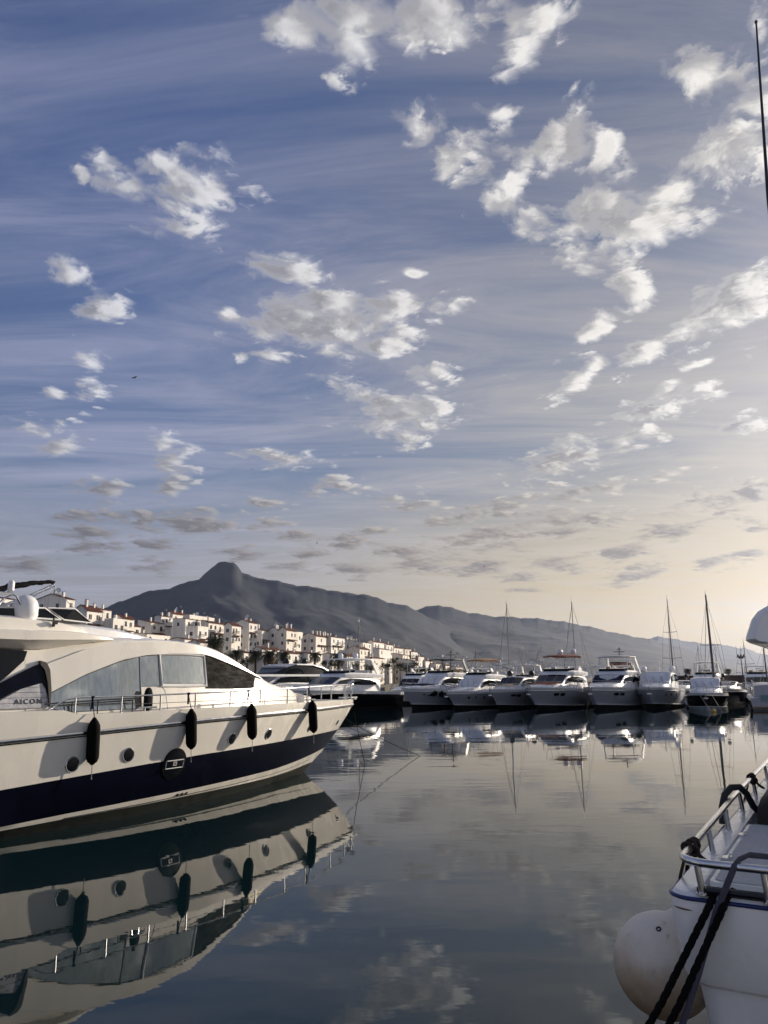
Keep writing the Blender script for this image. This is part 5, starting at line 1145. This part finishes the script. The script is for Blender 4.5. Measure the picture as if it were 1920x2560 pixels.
# ------------------------------------------------------------------ the boat at the right, close to the camera
def arc(c, r, a0, a1, n): return [(c[0] + r * math.cos(a), c[1] + r * math.sin(a)) for a in np.linspace(a0, a1, n)]
def right_boat():
    AZ = 30.8
    Bt = thing('moored_boat', 'white boat stern with steel toe rail close at the right edge', 'boat', (1.6017, 4.4285, 0), math.pi / 2 - R(AZ))
    hull_m = mat('hull_satin_white', (0.84, 0.82, 0.77), 0.28, var=0.06, vscale=1.6, coat=0.25)
    # local: x forward, y to port; port stern corner near the origin
    def plan(y0, x0, rad, W=3.6, Lb=9.0):
        # from starboard along the transom round the port corner and forward
        return [(x0 + 0.10, -W), (x0, -W * 0.5), (x0, -0.9), (x0, y0 - rad)] + arc((x0 + rad, y0 - rad), rad, -math.pi, -math.pi * 1.5, 8)[1:] + [(x0 + 1.2, y0), (Lb * 0.6, y0 - 0.02), (Lb, y0 - 0.5)]
    def band(levels):
        return [[(x, y, z) for x, y in plan(y0, x0, rad)] for y0, x0, rad, z in levels]
    mb = MB(); mb.loft(band([(0.035, -0.035, 0.12, 1.745), (0.050, -0.050, 0.12, 1.78), (0.075, -0.075, 0.13, 1.98), (0.085, -0.085, 0.13, 2.125), (0.08, -0.08, 0.13, 2.155)]), False); mb.build('upper_hull', hull_m, Bt, smooth=35)
    mb = MB(); mb.loft(band([(-0.30, 0.06, 0.1, -0.3), (-0.26, 0.03, 0.1, 0.6), (-0.10, 0.0, 0.1, 1.2), (-0.02, -0.005, 0.10, 1.70), (-0.005, -0.010, 0.11, 1.725), (0.035, -0.035, 0.12, 1.7451)]), False); mb.build('lower_hull', hull_m, Bt, smooth=35)
    mb = MB(); mb.tube([(x, y, 2.16) for x, y in plan(0.083, -0.083, 0.13)], 0.011, 8); mb.build('blue_piping', mat('blue_piping', (0.015, 0.025, 0.12), 0.25), Bt, smooth=50)
    mb = MB(); mb.loft(band([(0.078, -0.078, 0.13, 2.165), (0.060, -0.060, 0.12, 2.185), (0.0, 0.0, 0.11, 2.195), (-0.07, 0.07, 0.1, 2.19), (-0.08, 0.08, 0.1, 2.165), (-0.085, 0.085, 0.1, 2.12)]), False); mb.build('gunwale', white, Bt, smooth=35)
    mb = MB(); p = plan(-0.084, 0.084, 0.1, W=3.5, Lb=8.9); mb.add([(x, y, 2.125) for x, y in p] + [(8.9, -3.5, 2.125)], [tuple(range(len(p) + 1))]); mb.build('deck', mat('deck_white', (0.72, 0.72, 0.72), 0.5, var=0.08), Bt)
    # raised non-slip panel with its seam and catches
    nons = mat('non_slip', (0.62, 0.63, 0.65), 0.55, var=0.12, vscale=25, bump=0.8, bscale=260)
    q = [(0.17, -0.10), (0.14, -0.14), (0.14, -3.2), (2.05, -3.2), (2.05, -0.14), (2.02, -0.10)]
    mb = MB(); mb.prism([Vector((x, y, 2.12)) for x, y in q], [Vector((x, y, 2.205)) for x, y in q]); pan = mb.build('deck_panel', hull_m, Bt)
    q2 = [(x + (0.025 if x < 1 else -0.025), y - 0.025 if y > -1 else y) for x, y in q]
    mb = MB(); mb.prism([Vector((x, y, 2.204)) for x, y in q2], [Vector((x, y, 2.211)) for x, y in q2]); mb.build('non_slip_sheet', nons, pan)
    for x in (0.75, 1.55):
        mb = MB(); mb.box((x, -0.115, 2.213), (0.09, 0.05, 0.012)); mb.tube([(x - 0.03, -0.13, 2.218), (x + 0.03, -0.13, 2.23)], 0.006, 6); mb.build('catch', steel, pan)
    # rolled cover and seat moulding beyond the panel
    mb = MB(); rings = []
    for x, s in ((2.10, 0.3), (2.2, 0.85), (2.5, 1.0), (4.2, 1.0), (4.4, 0.5)):
        rings.append([(x, -0.13 - 0.02 * s, 2.13), (x, -0.16, 2.13 + 0.20 * s), (x, -0.28, 2.13 + 0.30 * s), (x, -0.9, 2.13 + 0.36 * s), (x, -2.8, 2.13 + 0.36 * s), (x, -3.0, 2.13)])
    mb.loft(rings, True, True); mb.build('dark_cover', mat('brown_black_cover', (0.018, 0.012, 0.009), 0.7, var=0.4, vscale=6, bump=0.6, bscale=12), Bt, smooth=50)
    # toe rail
    rp = [(-0.06, -3.4), (-0.085, -1.2), (-0.10, -0.42), (-0.10, -0.16)] + arc((0.04, -0.14), 0.14, -math.pi, -math.pi * 1.5, 7)[1:] + [(0.9, 0.012), (2.4, 0.03), (5.7, 0.035), (8.6, -0.35)]
    mb = MB(); mb.tube([(x, y, 2.345) for x, y in rp], 0.0215, 14); mb.build('toe_rail', steel, Bt, smooth=60)
    for x, y in ((-0.082, -0.085), (-0.092, -0.40), (-0.085, -0.95), (0.9, 0.0), (1.75, 0.01), (2.7, 0.02), (3.75, 0.02), (5.0, 0.02)):
        mb = MB(); mb.tube([(x + 0.012, y - 0.015, 2.18), (x, y, 2.34)], 0.017, 12); mb.lathe([(0.035, 0), (0.035, 0.008), (0.018, 0.014)], 12, (x + 0.012, y - 0.015, 2.186)); mb.build('stanchion', steel, Bt, smooth=50)
    # black fairlead under the rail
    mb = MB(); mb.box((-0.035, -0.32, 2.20), (0.06, 0.5, 0.030)); mb.tube([(-0.07, -0.12, 2.21), (-0.07, -0.52, 2.21)], 0.02, 8); mb.build('fairlead', dome_black, Bt)
    # hanging flybridge overhang with its cabin, mostly out of the picture
    prof = [(-0.16, 3.60), (-0.168, 3.635), (-0.225, 3.775), (-0.28, 3.842), (-0.36, 3.887), (-0.6, 3.93), (-3.2, 3.95), (-3.2, 3.56), (-0.33, 3.555), (-0.19, 3.575)]
    mb = MB(); rings = []
    for x, k in ((2.50, 0.94), (2.56, 0.98), (2.66, 1.0), (7.5, 1.0)):
        rings.append([(x, -1.7 + (y + 1.7) * k, 3.72 + (z - 3.72) * (k if x < 2.6 else 1)) for y, z in prof])
    mb.loft(rings, True, True); mb.build('flybridge_overhang', hull_m, Bt, smooth=40)
    mb = MB(); rings = [[(x, -0.75 - a, 2.1), (x, -0.85 - a, 3.56), (x, -2.75 + a, 3.56), (x, -2.85 + a, 2.1)] for x, a in ((4.6, 0.0), (8.4, 0.1))]
    mb.loft(rings, True, True); mb.build('cabin', hull_m, Bt)
    mb = MB(); mb.tube([(4.0, -0.62, 3.9), (4.005, -0.66, 5.2), (4.018, -0.742, 8.506), (4.084, -0.853, 10.79)], [0.03, 0.026, 0.019, 0.010], 10); mb.lathe([(0.012, 0), (0.02, 0.02), (0.012, 0.04)], 8, (4.084, -0.853, 10.79)); mb.build('whip_antenna', dome_black, Bt, smooth=60)
    # a strip of brown dirt under the corner of the blue piping
    mb = MB(); pts = [(x, y, 2.105) for x, y in plan(0.087, -0.087, 0.13)][3:9]; mb.tube([Vector(p) for p in pts[:5]], [0.001, 0.004, 0.005, 0.004, 0.001], 5); mb.build('scuff', mat('scuff_brown', (0.16, 0.09, 0.05), 0.9), Bt)
    return Bt
RB = right_boat()
RBM = Matrix.Translation((1.6017, 4.4285, 0)) @ Matrix.Rotation(math.pi / 2 - R(30.8), 4, 'Z')

def near_ropes():
    def braid(pts, r, n=150, strands=3, pitch=0.055):
        """laid rope: a strand-bulged tube"""
        P = [Vector(p) for p in pts]; d = [0]
        for a, b in zip(P, P[1:]): d.append(d[-1] + (b - a).length)
        rings = []; k = n
        for i in range(k + 1):
            s = d[-1] * i / k; p = Vector([float(np.interp(s, d, [q[j] for q in P])) for j in range(3)])
            t = (Vector([float(np.interp(min(s + 0.02, d[-1]), d, [q[j] for q in P])) for j in range(3)]) - Vector([float(np.interp(max(s - 0.02, 0), d, [q[j] for q in P])) for j in range(3)])).normalized()
            u = t.cross(Vector((0.3, 1, 0.2))).normalized(); w = t.cross(u); ring = []
            for j in range(12):
                a = 2 * math.pi * j / 12; rad = r * (0.80 + 0.24 * abs(math.cos(0.5 * strands * (a - 2 * math.pi * s / (pitch * strands)))))
                ring.append(p + u * math.cos(a) * rad + w * math.sin(a) * rad)
            rings.append(ring)
        mb = MB(); mb.loft(rings, True, True); return mb
    for (a, b, lb) in (((-0.10, -0.146, 2.150), (-0.24, 0.40, 1.24), 'thick black twisted rope running down from the near stern, upper of two'), ((-0.10, -0.215, 2.155), (-0.24, 0.30, 1.24), 'thick black twisted rope running down from the near stern, lower of two')):
        A, B = Vector(a), Vector(b)
        pts = [A + Vector((0.14, -0.02, 0.04)), A + Vector((0.02, 0, 0.03)), A + Vector((-0.035, 0.015, -0.01)), A.lerp(B, 0.5) + Vector((-0.02, 0, -0.02)), B, B + (B - A) * 0.8]
        o = braid([RBM @ p for p in pts], 0.0185, 260).build('mooring_rope', rope_dark, smooth=70); tag(o, lb, 'rope', 'black ropes on the near stern')
    # flat grey strap over the rail
    pts = [(0.6, -0.55, 2.27), (0.25, -0.45, 2.34), (0.02, -0.33, 2.385), (-0.095, -0.292, 2.378), (-0.125, -0.275, 2.352), (-0.12, -0.235, 2.27), (-0.13, -0.165, 2.122), (-0.17, -0.06, 1.83), (-0.17, 0.044, 1.57), (-0.18, 0.16, 1.25)]
    mb = MB(); rings = []; P = [RBM @ Vector(p) for p in pts]
    for i, p in enumerate(P):
        t = (P[min(i + 1, len(P) - 1)] - P[max(i - 1, 0)]).normalized(); u = t.cross(Vector((0.15, 0.95, 0.25))).normalized(); w = t.cross(u)
        rings.append([p + u * 0.017 * math.cos(a) + w * 0.006 * math.sin(a) for a in np.linspace(0, 2 * math.pi, 10, endpoint=False)])
    mb.loft(rings, True, True); tag(mb.build('mooring_strap', mat('grey_strap', (0.07, 0.07, 0.10), 0.85, bump=0.5, bscale=120), smooth=50), 'flat grey strap laid over the near stern rail', 'strap')
    # knotted lines on the rail
    def knot(label, x, y, seed, n=3, m=None):
        rr = random.Random(seed); K = thing('rope_knot', label, 'rope', RBM @ Vector((x, y, 2.345)), math.pi / 2 - R(30.8), 'knotted lines on the near rail')
        for k in range(n):
            ph = rr.uniform(0, 6); tl = rr.uniform(-0.35, 0.35); pts = []
            for i in range(22):
                a = i / 22 * 2 * math.pi; rad = 0.034 + 0.012 * math.sin(2 * a + ph)
                pts.append(Vector((-0.03 + 0.03 * k + tl * 0.03 * math.sin(a), rad * math.cos(a), rad * math.sin(a) - 0.004)))
            mb = MB(); mb.tube(pts, 0.0095, 8, closed=True); mb.build('turn', m or rope_dark, K, smooth=60)
        pts = []
        for i in range(16):
            a = i / 15 * 2 * math.pi; pts.append(Vector((0.02 + 0.03 * math.sin(a), -0.035 - 0.03 * (1 - math.cos(a)), -0.03 - 0.055 * math.sin(a / 2))))
        mb = MB(); mb.tube(pts, 0.008, 8); mb.build('loop', m or rope_dark, K, smooth=60)
        mb = MB(); mb.tube([(0.0, 0.03, -0.02), (0.01, 0.055, -0.10), (0.03, 0.09, -0.20), (0.06, 0.12, -0.30)], 0.009, 8); mb.build('tail', m or rope_dark, K, smooth=60)
    brown = mat('rope_brown', (0.045, 0.028, 0.022), 0.9, bump=0.8, bscale=70)
    knot('brown knotted line at the near rail corner', 0.27, 0.0, 1, 4, brown)
    knot('dark knotted line farther along the near rail', 3.72, 0.02, 2, 3, brown)
    # black hose hooped over the rail
    mb = MB(); pts = []
    for x, y, z in ((2.12, 0.09, 2.18), (2.16, 0.085, 2.30), (2.24, 0.07, 2.38), (2.34, 0.03, 2.425), (2.44, -0.02, 2.42), (2.52, -0.06, 2.36), (2.58, -0.09, 2.26), (2.72, -0.12, 2.19)): pts.append(RBM @ Vector((x, y, z)))
    mb.tube(pts, 0.026, 10); tag(mb.build('mooring_hose', mat('black_sleeve', (0.012, 0.013, 0.016), 0.6), smooth=60), 'black sleeve hooped over the near rail', 'hose')
    # round white fender
    c = RBM @ Vector((0.40, 0.235, 1.665)); r = 0.28
    F = thing('ball_fender', 'big round dirty white ball fender hanging at the near stern corner', 'fender', (c.x, c.y, c.z - r), 0.0)
    tilt = Matrix.Translation((0, 0, r)) @ Matrix.Rotation(R(24), 4, 'Y') @ Matrix.Translation((0, 0, -r))
    m = bpy.data.materials.new('fender_vinyl'); m.use_nodes = True; t = m.node_tree; T = NT(t); b = t.nodes['Principled BSDF']
    v = T.n('ShaderNodeTexCoord').outputs['Object']; z = T.sep(v)[2]
    n1 = T.noise(v, 5.0, 6, 0.6); n2 = T.noise(T.vm('MULTIPLY', v, (1, 1, 0.35)), 22.0, 4, 0.6)
    grime = T.ramp(T.m('ADD', z, T.m('MULTIPLY', T.m('SUBTRACT', n1, 0.5), 0.5)), 0.60, 0.05)
    col = T.mix(grime, (0.76, 0.69, 0.58, 1), (0.38, 0.26, 0.15, 1)); col = T.mix(T.ramp(n2, 0.60, 0.75, 0, 0.35), col, (0.22, 0.16, 0.11, 1))
    t.links.new(col, b.inputs['Base Color']); b.inputs['Roughness'].default_value = 0.45
    prof = [(0.02, -0.0)] + [(r * math.cos(a), r + r * math.sin(a)) for a in np.linspace(-1.5, 1.28, 26)] + [(0.065, 2 * r + 0.005), (0.045, 2 * r + 0.03), (0.04, 2 * r + 0.06), (0.045, 2 * r + 0.075), (0.035, 2 * r + 0.085)]
    mb = MB(); mb.lathe(prof, 40, (0, 0, 0), 0, tilt); mb.build('body', m, F, smooth=50)
    M = Matrix.Rotation(R(-52), 4, 'X')
    mb = MB(); P = Vector((-0.06, -0.148, r + 0.231)); mb.lathe([(0.015, -0.012), (0.015, 0.003), (0.009, 0.004), (0.007, -0.004)], 16, P, 0, Matrix.Rotation(R(35), 4, 'X') @ Matrix.Rotation(R(-20), 4, 'Y')); mb.build('valve', dome_black, F, smooth=40)
    mb = MB(); e_ = tilt @ Vector((0, 0, 2 * r + 0.06)); mb.tube([e_, e_ + Vector((0.02, 0, 0.06)), e_ + Vector((0.03, 0.0, 0.12)), e_ + Vector((0.06, 0.02, 0.22))], 0.012, 8); mb.lathe([(0.02, -0.02), (0.03, 0), (0.02, 0.02)], 10, e_ + Vector((0.02, 0, 0.07))); mb.build('rope', rope_dark, F, smooth=60)
near_ropes()

# ------------------------------------------------------------------ mooring lines and small floats
def line(label, a, b, sag, r=0.012, m=rope_dark, group='mooring lines'):
    A, B = Vector(a), Vector(b); mb = MB()
    mb.tube([A.lerp(B, k / 12) - Vector((0, 0, sag * 4 * (k / 12) * (1 - k / 12))) for k in range(13)], r, 5); tag(mb.build('mooring_line', m), label, 'mooring line', group)
p0 = yw(0.45, 0.0, 1.75)
line('mooring line from the cream bow reaching farthest right', p0, (1.6, 35.0, -0.05), 0.08)
line('thin mooring line hanging straight down from the cream bow', yw(0.3, 0.25, 2.05), yw(-0.35, 0.3, -0.05), 0.0)
line('mooring line from the dark bow behind the cream bow', (-9.4, 80.6, 2.0), (0.4, 40.5, -0.05), 0.4)
line('mooring line from the bow of the rust red bimini yacht', (15.0, 80.9, 2.2), (13.4, 78.6, -0.05), 0.0, 0.03)
line('mooring line from the bow of the open frame hardtop yacht', (21.2, 80.2, 2.2), (19.6, 77.0, -0.05), 0.0, 0.03)
line('left of two lines on the dark hulled sports boat bow', (30.6, 76.3, 1.6), (30.7, 74.0, -0.05), 0.0, 0.025, rope_pale)
line('right of two lines on the dark hulled sports boat bow', (31.9, 76.6, 1.6), (31.8, 74.2, -0.05), 0.0, 0.025, rope_pale)
by = thing('mooring_buoy', 'small yellow buoy floating before the dark hulled sports boat', 'buoy', (31.0, 74.2, 0))
mb = MB(); mb.lathe([(0.02, -0.15), (0.16, -0.08), (0.21, 0.06), (0.16, 0.2), (0.05, 0.26)], 14); mb.build('float', mat('buoy_yellow', (0.55, 0.30, 0.04), 0.5), by, smooth=60)
mb = MB(); mb.tube([(0, 0, 0.24), (0.05, 0, 0.34), (0, 0, 0.40), (-0.05, 0, 0.34), (0, 0, 0.24)], 0.02, 6); mb.build('ring', steel, by)
def row_fender(label, loc, m, r=0.22, l=0.8, rnd=False):
    F = thing('fender', label, 'fender', loc, 0, 'fenders on the far row')
    mb = MB(); prof = [(0.03, 0), (r * 0.7, 0.06), (r, 0.2), (r, l - 0.2), (r * 0.7, l - 0.06), (0.03, l)] if not rnd else [(r * math.cos(a), r + r * math.sin(a)) for a in np.linspace(-1.5, 1.5, 12)]
    mb.lathe(prof, 14); mb.build('body', m, F, smooth=60)
    mb = MB(); mb.tube([(0, 0, (2 * r if rnd else l) - 0.02), (0, 0.05, (2 * r if rnd else l) + 0.5)], 0.015, 5); mb.build('rope', rope_dark, F)
row_fender('left round black fender on the striped white yacht', (5.62, 89.4, 1.35), rubber, 0.32, rnd=True)
row_fender('right round black fender on the striped white yacht', (6.35, 90.3, 1.35), rubber, 0.32, rnd=True)
blue_f = mat('fender_blue', (0.02, 0.04, 0.20), 0.5)
row_fender('left blue fender on the round white cabin yacht', (31.35, 86.2, 0.85), blue_f)
row_fender('right blue fender on the round white cabin yacht', (31.8, 87.3, 0.85), blue_f)
row_fender('pale round fender beside the dark hulled sports boat', (32.0, 83.0, 0.3), dome_white, 0.3, rnd=True)
